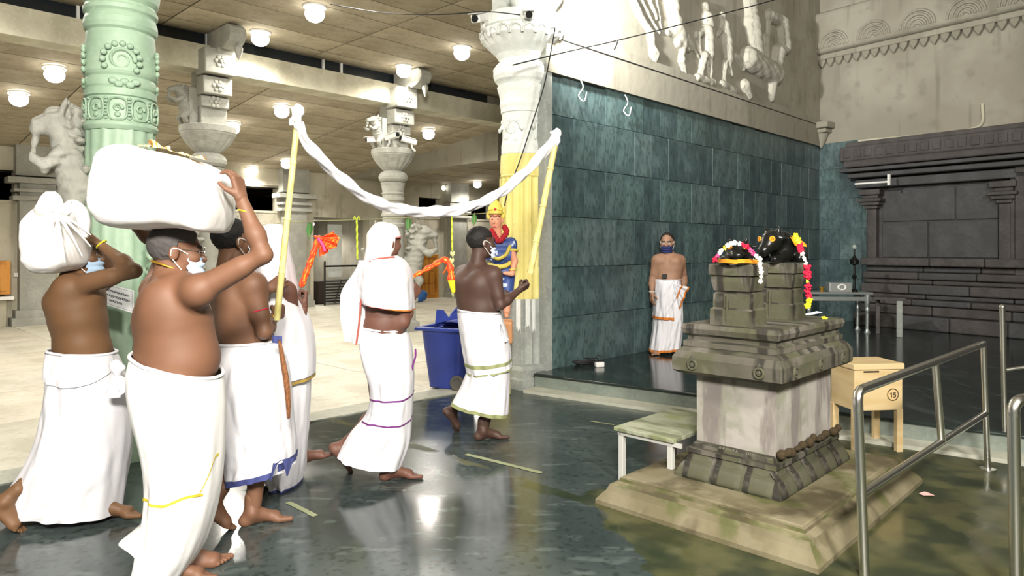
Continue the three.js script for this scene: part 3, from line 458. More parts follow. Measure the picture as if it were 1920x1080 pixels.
{ // ---- white and yellow pillar at the end of the tiled wall
  const d = 7.72, cx = 978, base = px(cx, 720, d).setY(0), t = thing('painted_pillar', 'white capped pillar with yellow fluted shaft at the end of the tiled wall', 'pillar', base, TH);
  const yy = (p) => EYE - (p - HZ) * d / F;
  obj('capital', turned(rows([[-30, 40], [34, 40], [37, 74], [44, 77], [60, 77], [62, 74], [67, 75], [78, 74], [92, 62], [106, 48], [116, 42], [122, 41]], d), 96, (ph, y, r) => { const a = yy(116), b = yy(62); return y > a && y < b ? r * (1 + 0.09 * (Math.pow(Math.abs(Math.cos(ph * 10)), 0.7) - 0.6) * sstep(a, b, y)) : r; }), M.whitePaint, t);
  const pet = merge([tube([V(-0.06, 0.02, 0), V(-0.055, 0.07, 0.02), V(0, 0.1, 0.03), V(0.055, 0.07, 0.02), V(0.06, 0.02, 0)], 0.011, 6, 24)]);
  for (let i = 0; i < 20; i++) { const a = i * Math.PI / 10, R = 73 * d / F, m = obj('petal_rim', pet, M.whitePaint, t); m.position.set(Math.sin(a) * R, yy(84), Math.cos(a) * R); m.rotation.y = a; }
  obj('ring', turned(rows([[122, 41], [123, 46], [128, 50], [134, 53], [146, 53], [154, 50], [158, 46], [163, 42]], d), 64), M.whitePaint, t);
  const bead = ball(V(0, 0, 0), [0.016, 0.016, 0.012], 8);
  obj('bead_row', Array.from({ length: 44 }, (_, i) => { const a = i / 44 * 6.283, R = 51.5 * d / F; return bead.clone().translate(Math.sin(a) * R, yy(134), Math.cos(a) * R); }), M.whitePaint, t).userData = { kind: 'stuff' };
  obj('neck', turned(rows([[163, 42], [166, 46], [174, 44], [180, 42], [192, 40], [196, 41], [200, 41], [206, 39], [214, 39], [215, 37], [240, 36], [262, 36], [270, 37], [274, 38], [290, 38], [292, 37]], d), 64), M.whitePaint, t);
  const med = merge([scroll(spiral(0.1, 1.2), 0.012), ...[0, 1, 2, 3, 4, 5].map((i) => ball(V(Math.cos(i) * 0.12, Math.sin(i) * 0.12, 0), [0.02, 0.03, 0.012], 8))]);
  for (let i = 0; i < 4; i++) { const a = -TH - 0.5 + i * Math.PI / 2, R = 36 * d / F, m = obj('medallion', med, M.whitePaint, t); m.position.set(Math.sin(a) * R, yy(246), Math.cos(a) * R); m.rotation.y = a; }
  obj('yellow_shaft', [turned(rows([[292, 37.5], [300, 38], [330, 39], [332, 40], [335, 38]], d), 64, (ph, y, r) => r + 0.008 * Math.abs(Math.sin(ph * 10)) * (y > yy(330) ? 1 : 0)), turned(rows([[335, 39], [420, 40], [500, 41], [558, 42]], d), 96, flute(16, 0.03))], M.yellowPaint, t);
  const zig = Array.from({ length: 60 }, (_, i) => 0.04 * (hash(i, 3, 3) - 0.5));
  obj('primer_shaft', [turned(rows([[558, 42], [600, 43], [690, 44]], d), 96, flute(16, 0.03))], M.greyPrimer, t);
  const wp = [-0.5, -0.1, 0.15, 1.2]; for (const a of wp) { const R = 43.2 * d / F, aa = -TH + 0.35 + a; obj('white_patch', [grid(8, 6, (u, v) => { const ang = aa + (u - 0.5) * 0.2, y = mix(yy(558), yy(600 + 30 * n3(u * 5, a * 9, 1)), v); return V(Math.sin(ang) * R, y, Math.cos(ang) * R); })], M.whitePaint, t); }
  obj('foot', [mould([[0, 0], [0, 0.1], [0.02, 0.12], [0.02, 0.2], [0.05, 0.24]], 0.32, 0.32)], M.greyPrimer, t);
  // block and corbel above the capital
  obj('top_block', [rbx(-0.24, 0.24, yy(38), yy(-180), -0.24, 0.24, 0.02)], M.whitePaint, t);
  obj('corbel', [rc2(V(-0.42, yy(4), 0.26), 0.1), tube([V(-0.24, yy(30), 0.2), V(-0.34, yy(22), 0.24), V(-0.44, yy(6), 0.26), V(-0.4, yy(-14), 0.26), V(-0.3, yy(-40), 0.2)], 0.075, 10, 40)].flat(), M.whitePaint, t);
  obj('corbel', [tube([V(0.1, yy(34), 0.26), V(0.1, yy(22), 0.34), V(0.1, yy(4), 0.44), V(0.1, yy(-16), 0.4), V(0.1, yy(-40), 0.26)], 0.075, 10, 40)], M.whitePaint, t);
}
function rc2(c, r) { return ball(c, r, 12); }
function backPillar(base, label, cams) { // lotus pillars of the rear row
  const t = thing('lotus_pillar', label, 'pillar', base, TH, 'rear row lotus pillars');
  obj('shaft', [turned([[0.24, 0.7], [0.23, 1.0], [0.2, 1.3], [0.195, 1.86], [0.21, 1.87], [0.21, 1.93], [0.19, 1.95], [0.19, 2.05], [0.21, 2.07], [0.21, 2.11], [0.195, 2.13], [0.185, 2.33], [0.205, 2.35], [0.205, 2.4], [0.19, 2.41], [0.19, 2.45], [0.205, 2.47], [0.205, 2.49], [0.19, 2.5], [0.205, 2.61], [0.225, 2.67], [0.16, 2.69]], 48)], M.paleStone, t);
  obj('ring', turned([[0.15, 2.67], [0.22, 2.69], [0.255, 2.73], [0.26, 2.78], [0.24, 2.83], [0.19, 2.87], [0.16, 2.88]], 48), M.paleStone, t);
  obj('capital', turned([[0.15, 2.86], [0.17, 2.89], [0.23, 2.95], [0.3, 3.04], [0.34, 3.1], [0.375, 3.15], [0.38, 3.17], [0.39, 3.175], [0.39, 3.26], [0.37, 3.27]], 80, lotus(16, 0.1, 2.9, 3.16)), M.paleStone, t);
  obj('foot', [mould([[0, 0], [0, 0.16], [0.05, 0.2], [0.05, 0.5], [0.02, 0.54], [0.02, 0.6], [0.1, 0.72]], 0.34, 0.34)], M.paleStone, t);
  obj('neck', [rbx(-0.18, 0.2, 3.25, 4.1, -0.16, 0.2, 0.015), rbx(-0.3, -0.18, 3.25, 3.8, -0.08, 0.1, 0.01)], M.paleStone, t);
  const ros = rosette(0.1, 6);
  [[3.52, 0.17, 0.27], [3.69, 0.28, 0.36], [3.97, 0.4, 0.44]].forEach(([y, h, o], i) => {
    const b = obj('bracket_block', [rbx(-0.2 - i * 0.01, 0.2 + i * 0.01, y, y + h * 0.9, 0.1, o, 0.02)], M.paleStone, t);
    const r = obj('rosette', ros, M.paleStone, b); r.position.set(0, y + h * 0.45, o); const r2 = obj('rosette', ros, M.paleStone, b); r2.position.set(0.2 + i * 0.01, y + h * 0.45, o - 0.12); r2.rotation.y = Math.PI / 2;
  });
  obj('bracket_scroll', extr([[-0.1, 4.28], [-0.44, 4.28], [-0.5, 4.35], [-0.6, 4.31], [-0.72, 4.33], [-0.83, 4.38], [-0.88, 4.46], [-0.86, 4.54], [-0.78, 4.59], [-0.1, 4.6]], 0.2, 0.015).rotateY(Math.PI / 2).translate(-0.04, 0, 0), M.paleStone, t);
  obj('pendant', [turned([[0.004, 4.12], [0.04, 4.2], [0.06, 4.28], [0.045, 4.31], [0.02, 4.34], [0.02, 4.4]], 16).translate(0.1, 0, 0.8)], M.paleStone, t);
  const b1 = obj('carved_beast', beastG, M.paleStone, t); b1.scale.setScalar(1.2); b1.position.set(0.3, 0.72, 0.2); b1.rotation.y = 0.9;
  const b2 = obj('carved_beast', beastG, M.paleStone, t); b2.scale.setScalar(1.2); b2.position.set(-0.3, 0.72, 0.14); b2.rotation.y = -1.2;
  const b3 = obj('side_beast', beastG, M.paleStone, t); b3.scale.set(0.7, 0.55, 0.7); b3.position.set(-0.3, 3.28, -0.02); b3.rotation.y = -Math.PI / 2;
  return t;
}
{
  const c = onV(737, 620, RV).setY(0), b = onV(390, 620, RV).setY(0);
  backPillar(c, 'grey lotus pillar with carved beasts and small cameras behind the headscarf man');
  backPillar(b, 'grey lotus pillar above and behind the large white bundle');
  backPillar(UV(10.9, RV), 'grey lotus pillar mostly hidden by the yellow fluted shaft');
  // surveillance cameras on the lotus capital and on the white capital
  const cam = (p, aim, label, s = 1) => { const t = thing('security_camera', label, 'camera', p); t.lookAt(aim); t.scale.setScalar(s);
    obj('housing', [rbx(-0.05, 0.05, -0.045, 0.045, -0.14, 0.16, 0.02)], M.whitePlastic, t); obj('lens', [rod(V(0, 0, 0.155), V(0, 0, 0.175), 0.036)], M.blackPlastic, t); obj('visor', [rbx(-0.06, 0.06, 0.045, 0.055, -0.1, 0.2, 0.004)], M.whitePlastic, t); obj('mount', [tube([V(0, -0.04, -0.06), V(0, -0.1, -0.08), V(0, -0.14, -0.14)], 0.02, 8)], M.whitePlastic, t); return t; };
  const cy = 3.42;
  cam(c.clone().add(V(-0.28, cy, 0.2)), c.clone().add(V(-3, 3.2, 1.5)), 'leftmost small white camera on the lotus capital');
  cam(c.clone().add(V(0.03, cy + 0.03, 0.34)), c.clone().add(V(3, 4, 3)), 'middle small white camera on the lotus capital');
  cam(c.clone().add(V(0.32, cy - 0.02, 0.2)), c.clone().add(V(-3, 4.2, 2.2)), 'rightmost small white camera on the lotus capital');
  cam(px(900, 33, 7.2), px(880, 37, 6.9), 'white bullet camera pointing left beside the white capital');
  cam(px(993, 20, 7.3), px(988, 60, 6.6), 'white bullet camera hanging over the white capital');
}
{ // floodlight beside the white pillar that burns out the stucco wall
  const p = px(1046, -50, 6.9), aim = onV(1095, 10, PV);
  const t = thing('wall_floodlight', 'floodlight bracketed on the white pillar facing the stucco wall', 'lamp', p); t.lookAt(aim);
  obj('housing', [rbx(-0.12, 0.12, -0.09, 0.09, -0.1, -0.01, 0.02)], M.blackPlastic, t); obj('glass', [bx(-0.1, 0.1, -0.07, 0.07, -0.012, -0.004)], M.floodGlow, t); obj('bracket', [tube([V(-0.13, 0, -0.06), V(-0.16, 0, -0.16), V(-0.3, 0, -0.2)], 0.016, 8)], M.steel, t);
  const l = new THREE.SpotLight(0xfffdf6, PILLAR_FLOOD, 0, 1.2, 0.9, 2); l.position.set(0, 0, 0.02); l.target.position.set(0, 0, 1); l.castShadow = true; l.shadow.radius = 5; t.add(l, l.target);
}
// ------------------------------------------------------------------ altar with two bulls
const AC = V(1.555, 0, -4.25);
{
  const pl = thing('altar_plinth', 'broad mossy stone plinth lying on the wet floor', 'plinth', AC, TH);
  obj('slab', [mould([[0, 0], [0, 0.025], [0.02, 0.05], [0.045, 0.08], [0.06, 0.115], [0.1, 0.13], [0.1, 0.15]], 0.87, 0.64, 0.012)], M.plinth, pl);
  obj('upper_ledge', [mould([[0, 0.14], [0, 0.152], [0.012, 0.158]], 0.755, 0.525, 0.006)], M.plinth, pl);
  const t = thing('stone_altar', 'mossy carved stone altar carrying two small pillars', 'altar', AC.clone().setY(0.158), TH);
  const y = (v) => v - 0.158;
  const lotusProf = [[0, 0.0], [0.0, 0.02], [0.012, 0.05], [0.03, 0.085], [0.055, 0.11], [0.07, 0.135], [0.085, 0.14]];
  obj('lotus_base', [mould(lotusProf, 0.52, 0.315, 0.012)], M.altar, t);
  // petals carved round the base
  const petal = (w) => { const list = lotusProf.slice(0, 6); return grid(10, 10, (u, v) => { const k = v * 5, i = Math.min(4, Math.floor(k)), f = k - i, ins = mix(lotusProf[i][0], lotusProf[i + 1][0], f), yy = mix(lotusProf[i][1], lotusProf[i + 1][1], f); const sh = Math.sqrt(Math.max(0, 1 - Math.pow(Math.abs(2 * u - 1), 3))); return V((u - 0.5) * w * 0.93, yy, -ins + 0.014 * sh * Math.min(1, v * 6) * (1 - 0.3 * v) + 0.002); }); };
  const pa = uvBox(petal(0.2)), pb = uvBox(petal(0.18));
  for (const s of [-1, 1]) { for (let i = 0; i < 5; i++) { const m = obj('lotus_petal', pa, M.altar, t); m.position.set((i - 2) * 0.2, 0, s * 0.315); m.rotation.y = s > 0 ? 0 : Math.PI; } for (let i = 0; i < 3; i++) { const m = obj('lotus_petal', pb, M.altar, t); m.position.set(s * 0.52, 0, (i - 1) * 0.185); m.rotation.y = s * Math.PI / 2; } }
  obj('collar', [mould([[0, 0.14], [0, 0.165], [0.025, 0.17], [0.025, 0.19], [0.035, 0.2]], 0.47, 0.27, 0.01)], M.altar, t);
  obj('die', [mould([[0, y(0.35)], [0, y(0.5)], [0, y(0.78)]], 0.405, 0.24, 0.006)], M.altarDie, t);
  for (let i = 0; i < 12; i++) obj('moss_clump', ball(V(0, 0, 0), [rr(0.02, 0.04), rr(0.012, 0.03), rr(0.02, 0.03)], 7), M.moss ??= std(0x4a3d26, 0.95, { bumpMap: fineN, bumpScale: 0.01 }), t).position.set(-0.38 + i * 0.075 + rr(-0.02, 0.02), y(0.36) + rr(-0.01, 0.015), 0.255 + rr(0, 0.02));
  obj('cornice', [mould([[0.13, y(0.75)], [0.05, y(0.76)], [0.02, y(0.77)], [0.0, y(0.785)], [0.0, y(0.86)], [0.02, y(0.9)], [0.05, y(0.925)], [0.06, y(0.93)]], 0.53, 0.33, 0.014)], M.altar, t);
  obj('tier', [mould([[0, y(0.925)], [0.0, y(0.955)], [0.02, y(0.965)], [0.02, y(0.985)], [0.0, y(1.0)], [-0.01, y(1.03)], [0.0, y(1.055)], [0.02, y(1.06)]], 0.485, 0.285, 0.01)], M.altar, t);
  // round ornaments on the cornice
  const orn = merge([uvBox(new THREE.TorusGeometry(0.026, 0.009, 8, 18)), ball(V(0, 0, 0.004), [0.016, 0.016, 0.012], 8), ball(V(0, 0.038, 0), [0.014, 0.016, 0.01], 8)]);
  for (const z of [-0.2, 0.2]) { const m = obj('roundel', orn, M.altar, t); m.position.set(-0.53, y(0.825), z); m.rotation.y = -Math.PI / 2; }
  for (const x of [-0.36, 0, 0.36]) { const m = obj('roundel', orn, M.altar, t); m.position.set(x, y(0.825), 0.33); }
  // two posts
  for (const a of [-0.36, 0.2]) {
    const p = obj('post', [mould([[0, y(1.055)], [0, y(1.15)], [0.012, y(1.16)], [0.014, y(1.24)], [0.026, y(1.248)], [0.016, y(1.256)], [0.006, y(1.31)], [0.006, y(1.335)], [0.014, y(1.338)], [-0.004, y(1.345)], [-0.004, y(1.4)], [0.004, y(1.408)]], 0.1, 0.125, 0.008)], M.altar, t); p.position.x = a;
    obj('notch', [bx(-0.108, -0.09, y(1.06), y(1.24), -0.02, -0.012)], M.altar, p);
  }
  M.black = std(0x121312, 0.28); M.orange = std(0xf09a1a, 0.75, { bumpMap: fineN, bumpScale: 0.002 });
  M.red = std(0xc0103a, 0.7); M.white = std(0xf4f1e6, 0.7); M.yellow = std(0xe6dc1e, 0.7); M.pink = std(0xd8457f, 0.7); M.leaf = std(0x3f7a34, 0.6);
  const bullG = (() => { const P = [el([0, 0.055, -0.06], [0.07, 0.06, 0.11]), rc([0, 0.1, -0.03], [0, 0.12, 0.04], 0.05, 0.045), el([0, 0.115, -0.02], [0.045, 0.045, 0.05]), el([0, 0.105, 0.075], [0.052, 0.055, 0.055]), rc([0, 0.085, 0.1], [0, 0.06, 0.135], 0.036, 0.032), rc([0.045, 0.125, 0.06], [0.085, 0.12, 0.055], 0.016, 0.008), rc([-0.045, 0.125, 0.06], [-0.085, 0.12, 0.055], 0.016, 0.008), rc([0.03, 0.15, 0.06], [0.04, 0.178, 0.06], 0.012, 0.007), rc([-0.03, 0.15, 0.06], [-0.04, 0.178, 0.06], 0.012, 0.007), rc([0.05, 0.02, 0.06], [0.05, 0.015, 0.12], 0.024, 0.018), rc([-0.05, 0.02, 0.06], [-0.05, 0.015, 0.12], 0.024, 0.018), rc([0.06, 0.03, -0.1], [0.08, 0.02, -0.05], 0.035, 0.025), rc([-0.06, 0.03, -0.1], [-0.08, 0.02, -0.05], 0.035, 0.025)]; const f = blend(P, 0.02); return netSDF((x, yy, z) => Math.max(f(x, yy, z), -yy), [-0.14, -0.01, -0.22], [0.14, 0.22, 0.2], 0.005); })();
  const eye = (m, s) => { const e = obj('eye', [uvBox(new THREE.TorusGeometry(0.011, 0.004, 6, 16)), ball(V(0, 0, 0), [0.006, 0.006, 0.004], 8)], M.orange, m); e.position.set(s * 0.037, 0.118, 0.118); e.rotation.y = s * 0.5; };
  const bull = (a, yaw, label) => { const b = thing('bull_statue', label, 'statue', AC.clone().addScaledVector(A, a).setY(1.412), yaw); obj('body', bullG, M.black, b); eye(b, 1); eye(b, -1); return b; };
  const b1 = bull(-0.36, -0.35, 'small black stone bull facing us on the front altar pillar'), b2 = bull(0.2, -0.95, 'larger black stone bull turned left on the rear altar pillar');
  b1.scale.set(1.15, 0.78, 1.05); b2.scale.setScalar(1.22);
  obj('cloth_band', [grid(40, 6, (u, v) => { const an = u * 6.283; return V(Math.sin(an) * 0.098, 0.004 + v * 0.028 + 0.003 * Math.sin(u * 30), 0.03 + Math.cos(an) * 0.14); }, true)], M.orange, b1).userData = { label: 'orange cloth band' };
  obj('cloth_cover', [grid(24, 16, (u, v) => { const an = (u - 0.5) * 2.6, z = -0.02 - v * 0.11; const w = 1.12 + 0.03 * Math.sin(u * 20 + v * 8); return V(Math.sin(an) * 0.068 * w, 0.06 + Math.cos(an) * 0.078 * w * (1 - 0.25 * v * v), z); })], M.orange, b2).userData = { label: 'orange cloth on the bull\'s back' };
  // garlands: each flower a small mesh
  const flower = (n = 5) => merge([ball(V(0, 0, 0), [0.35, 0.35, 0.3], 8), ...Array.from({ length: n }, (_, i) => { const q = i / n * 6.283; return ball(V(Math.cos(q) * 0.62, Math.sin(q) * 0.62, 0), [0.42, 0.42, 0.18], 7); })]);
  const fl = flower(), pom = merge([ball(V(0, 0, 0), 0.7, 8), ...Array.from({ length: 9 }, (_, i) => ball(V(Math.cos(i * 2.4) * 0.5, -0.6 + i * 0.15, Math.sin(i * 2.4) * 0.5), 0.4, 6))]);
  const garland = (name, label, pts, cols, n, s) => { const g = thing(name, label, 'garland', pts[0]); const c = new THREE.CatmullRomCurve3(pts.map((p) => p.clone().sub(pts[0])));
    obj('thread', tube(pts.map((p) => p.clone().sub(pts[0])), 0.0025, 5, 40), M.white, g);
    for (let i = 0; i < n; i++) { const q = c.getPointAt((i + 0.5) / n), col = cols[i % cols.length], m = obj('flower', col === 'r' || col === 'p' ? pom : fl, { r: M.red, w: M.white, y: M.yellow, p: M.pink, o: M.orange }[col], g); m.position.copy(q).add(V(rr(-0.004, 0.004), rr(-0.004, 0.004), rr(-0.004, 0.004))); m.scale.setScalar(s * rr(0.8, 1.2) * (col === 'r' ? 1.15 : 1)); m.rotation.set(rr(-0.6, 0.6), rr(-0.8, 0.8), rr(0, 3)); } return g; };
  const p1 = (x, yy, dz = 0) => px(x, yy, 3.82 - dz), p2 = (x, yy, dz = 0) => px(x, yy, 4.22 - dz);
  garland('flower_garland', 'garland of white and red blossoms round the front bull', [p1(1338, 490, 0.06), p1(1346, 478, 0.06), p1(1358, 467, 0.03), p1(1371, 457, 0.02), p1(1391, 457, 0.02), p1(1402, 466, 0.04), p1(1412, 476, 0.06), p1(1422, 484, 0.08), p1(1426, 500, 0.08), p1(1428, 516, 0.08), p1(1427, 532, 0.08)], ['r', 'p', 'w', 'w', 'y', 'w', 'w', 'w', 'w', 'r', 'r', 'p', 'p', 'w', 'w', 'w', 'w', 'w', 'w', 'w'], 20, 0.014);
  garland('flower_garland', 'long garland of red, white and yellow blossoms hanging from the rear bull', [p2(1490, 440, 0.02), p2(1497, 452, 0.06), p2(1502, 468, 0.1), p2(1507, 482, 0.12), p2(1513, 500, 0.14), p2(1515, 520, 0.15), p2(1515, 545, 0.15), p2(1516, 562, 0.15), p2(1514, 578, 0.15)], ['y', 'y', 'y', 'r', 'r', 'w', 'w', 'w', 'r', 'r', 'r', 'y', 'r', 'r', 'r', 'y', 'y'], 17, 0.019);
  tag(obj('fallen_flower', fl.clone().scale(0.02, 0.02, 0.03).rotateX(-1.2), M.yellow), 'yellowish blossom lying on the altar top', 'flower').position.copy(AC.clone().addScaledVector(A, 0.3).addScaledVector(B, -0.24).setY(1.067));
  const petals = tag(obj('fallen_petal', grid(10, 8, (u, v) => V((u - 0.5) * 0.07, 0.006 + 0.012 * Math.sin(u * 3.1) * (1 - v) + 0.006 * v, (v - 0.5) * 0.05)), std(0xe8b9b4, 0.8)), 'single pale pink petal on the wet floor by the rail', 'petal'); petals.position.copy(onFloor(1738, 930));
  tag(obj('paper_slip', grid(8, 4, (u, v) => V((u - 0.5) * 0.14, 0.001 + 0.02 * u * u, (v - 0.5) * 0.09)), std(0xdfe6f0, 0.7)), 'white paper slip on the altar cornice edge', 'paper').position.copy(AC.clone().addScaledVector(A, 0.47).addScaledVector(B, -0.08).setY(1.063));
}
// ------------------------------------------------------------------ low table behind the altar
{
  const c0 = onFloor(1150, 800, 0.35), t = thing('low_table', 'low table with green stained stone top behind the altar', 'table', c0.clone().setY(0), TH);
  M.tabTop = std(0xffffff, 0.6, { map: moss(21, hx(0x8e937c), hx(0xa0a48f), hx(0x6a7056), hx(0x7c8558)), bumpMap: fineN, bumpScale: 0.002 });
  obj('top', [rbx(0, 0.72, 0.325, 0.352, 0, 0.44, 0.006)], M.tabTop, t);
  for (const [x, z, g] of [[0.04, 0.04, 0], [0.04, 0.4, 0.159], [0.66, 0.04, 0], [0.66, 0.4, 0.159]]) obj('leg', [rbx(x - 0.018, x + 0.018, g, 0.328, z - 0.018, z + 0.018, 0.003)], M.legPaint ??= std(0xb9bab4, 0.6), t);
  obj('apron', [bx(0.02, 0.7, 0.3, 0.326, 0.03, 0.045), bx(0.02, 0.035, 0.3, 0.326, 0.02, 0.48)], M.legPaint, t);
}
// ------------------------------------------------------------------ wooden donation box on legs
{
  const c = onFloor(1622, 838, 0), t = thing('donation_box', 'pale wooden donation box on legs with a circled number', 'box', c, 0.12);
  const wd = M.paleWood = std(0xffffff, 0.6, { map: tex(256, 256, (u, v) => mixc(hx(0xc9b48a), hx(0xbea678), sstep(0.3, 0.8, fbm(u * 3, v * 24, 4, 3, [3, 24]))), true) });
  obj('body', [rbx(-0.19, 0.19, 0.31, 0.61, -0.14, 0.16, 0.008)], wd, t);
  obj('lid', [rbx(-0.2, 0.2, 0.61, 0.655, -0.15, 0.17, 0.008)], wd, t); obj('slot', [bx(-0.12, 0.0, 0.592, 0.602, 0.161, 0.165)], M.blackPlastic, t);
  for (const [x, z] of [[-0.17, -0.12], [0.17, -0.12], [-0.17, 0.14], [0.17, 0.14]]) obj('leg', [rbx(x - 0.024, x + 0.024, 0, 0.32, z - 0.02, z + 0.02, 0.004)], wd, t);
  const cv = document.createElement('canvas'); cv.width = cv.height = 128; const g = cv.getContext('2d'); g.fillStyle = '#c9ae7b'; g.fillRect(0, 0, 128, 128); g.strokeStyle = '#16130e'; g.lineWidth = 8; g.beginPath(); g.arc(64, 64, 52, 0, 6.3); g.stroke(); g.fillStyle = '#16130e'; g.font = 'bold 62px sans-serif'; g.textAlign = 'center'; g.textBaseline = 'middle'; g.fillText('15', 64, 68);
  const ct = new THREE.CanvasTexture(cv); ct.colorSpace = THREE.SRGBColorSpace;
  obj('painted_number', new THREE.CircleGeometry(0.052, 24).translate(0.11, 0.425, 0.1625), std(0xffffff, 0.6, { map: ct }), t).userData = { label: 'circled painted number 15' };
}
// ------------------------------------------------------------------ stainless rails
{
  const r1 = onFloor(1621, 1083), r3 = onFloor(1852, 880), lean = V(-0.03, 0, 0), up = (p, h) => p.clone().addScaledVector(lean, h / 0.85).setY(h);
  const t = thing('steel_railing', 'bent stainless steel handrail beside the altar', 'railing', r1.clone()), o = (p) => p.clone().sub(r1);
  const top1 = o(up(r1, 0.85)), top3 = o(up(r3, 0.85)), dir = top3.clone().sub(top1).normalize();
  obj('top_rail', [tube([top1.clone().addScaledVector(V(0, -1, 0), 0.09), top1.clone().addScaledVector(V(0, -1, 0), 0.03), top1.clone().addScaledVector(dir, 0.012).add(V(0, -0.006, 0)), top1.clone().addScaledVector(dir, 0.06), top1.clone().addScaledVector(dir, 0.12), top3.clone()], 0.022, 14, 90)], M.steel, t);
  obj('post', [rod(o(r1), top1.clone().add(V(0, -0.06, 0)), 0.022, 0.022, 18)], M.steel, t);
  obj('post', [rod(o(r3), top3, 0.02, 0.02, 18)], M.steel, t);
  const low1 = o(up(r1, 0.38)), low3 = o(up(r3, 0.38)); obj('lower_rail', [rod(low1, low3, 0.02, 0.02, 16)], M.steel, t);
  obj('baluster', [rod(low1.clone().lerp(low3, 0.55), top1.clone().lerp(top3, 0.52), 0.02, 0.02, 16)], M.steel, t);
  obj('floor_flange', [turned([[0.05, 0], [0.05, 0.006], [0.024, 0.012]], 20)], M.steel, t).position.copy(o(r3));
  const q = onFloor(1906, 1137), t2 = thing('rail_post', 'nearest stainless post with rounded top at the right edge', 'railing', q), k = V(-0.012, 0.85, 0);
  obj('post', [rod(V(0, 0, 0), k.clone().setY(0.8), 0.024, 0.024, 18)], M.steel, t2); obj('bend', [tube([V(-0.0115, 0.79, 0), V(-0.012, 0.83, 0), V(0.004, 0.852, -0.006), V(0.06, 0.862, -0.03), V(0.5, 0.866, -0.22)], 0.024, 14, 60)], M.steel, t2);
  const w = onFloor(1884, 808, PH), t3 = thing('rail_post', 'thin far stainless post standing on the platform', 'railing', w), k3 = V(-0.02, 0.9, 0);
  obj('post', [rod(V(0, 0, 0), k3, 0.02, 0.02, 16)], M.steel, t3); obj('cap', [ball(k3, 0.022, 12)], M.steel, t3); obj('side_rail', [rod(V(-0.01, 0.44, 0), V(0.75, 0.58, 0.12), 0.014, 0.014, 12)], M.steel, t3);
}
// ------------------------------------------------------------------ table against the sanctum wall and what stands on it
{
  const c = px(1620, 610, 10.9).setY(PH), t = thing('offering_table', 'steel offering table against the sanctum wall', 'table', c, -0.1), st = M.dullSteel = std(0xa9b0ae, 0.35, { metalness: 0.7 });
  obj('top', [rbx(-0.9, 0.12, 0.6, 0.635, -0.4, 0.06, 0.008)], st, t); obj('apron', [bx(-0.88, 0.1, 0.5, 0.56, 0.0, 0.03)], st, t);
  for (const [x, z] of [[-0.84, 0.02], [0.04, 0.02], [0.04, -0.36], [-0.84, -0.36]]) obj('leg', [turned([[0.05, 0], [0.04, 0.02], [0.026, 0.06], [0.024, 0.3], [0.036, 0.36], [0.03, 0.4], [0.045, 0.5], [0.05, 0.6]], 12).translate(x, 0, z)], st, t);
  const t2 = thing('side_stand', 'low dark stand with a pale leg right of the offering table', 'table', px(1678, 600, 10.4).setY(PH), -0.5); obj('top', [rbx(-0.28, 0.14, 0.55, 0.59, -0.3, 0.1, 0.008)], M.temple, t2); obj('leg', [rbx(0.02, 0.1, 0, 0.55, 0.0, 0.08, 0.01)], M.greyPrimer, t2); obj('leg', [rbx(-0.26, -0.2, 0, 0.55, -0.28, -0.22, 0.01)], M.temple, t2);
  const on = (x) => px(x, 540, 11.0).setY(PH + 0.635);
  const b = thing('foil_box', 'silver box lying on the offering table', 'box', on(1572), -0.1); obj('carton', [rbx(-0.17, 0.17, 0, 0.15, -0.1, 0.1, 0.01)], std(0xb9bdbd, 0.3, { metalness: 0.6 }), b); obj('foil_motif', [uvBox(new THREE.TorusGeometry(0.04, 0.012, 6, 18).scale(1.4, 1, 0.6).translate(0.02, 0.08, 0.1)), uvBox(new THREE.TorusGeometry(0.025, 0.01, 6, 14).translate(-0.06, 0.075, 0.1))].slice(0, 1), M.whitePlastic, b);
  const l = thing('brass_lamp', 'tall dark lamp standing on the offering table', 'lamp', on(1602), 0); obj('stem', turned([[0.05, 0], [0.055, 0.02], [0.02, 0.05], [0.018, 0.2], [0.04, 0.24], [0.015, 0.28], [0.015, 0.42], [0.06, 0.44], [0.07, 0.5], [0.03, 0.54], [0.012, 0.58], [0.012, 0.68]], 20), M.black, l); obj('finial', ball(V(0, 0.71, 0), [0.035, 0.04, 0.035], 12), M.greyPrimer, l);
  const cp = thing('small_cup', 'small cup at the left of the silver box', 'cup', on(1541), 0); obj('bowl', turned([[0.02, 0], [0.03, 0.01], [0.015, 0.03], [0.04, 0.06], [0.045, 0.08]], 16), M.gold, cp); obj('foot', turned([[0.025, 0], [0.012, 0.012]], 12), M.gold, cp);
}
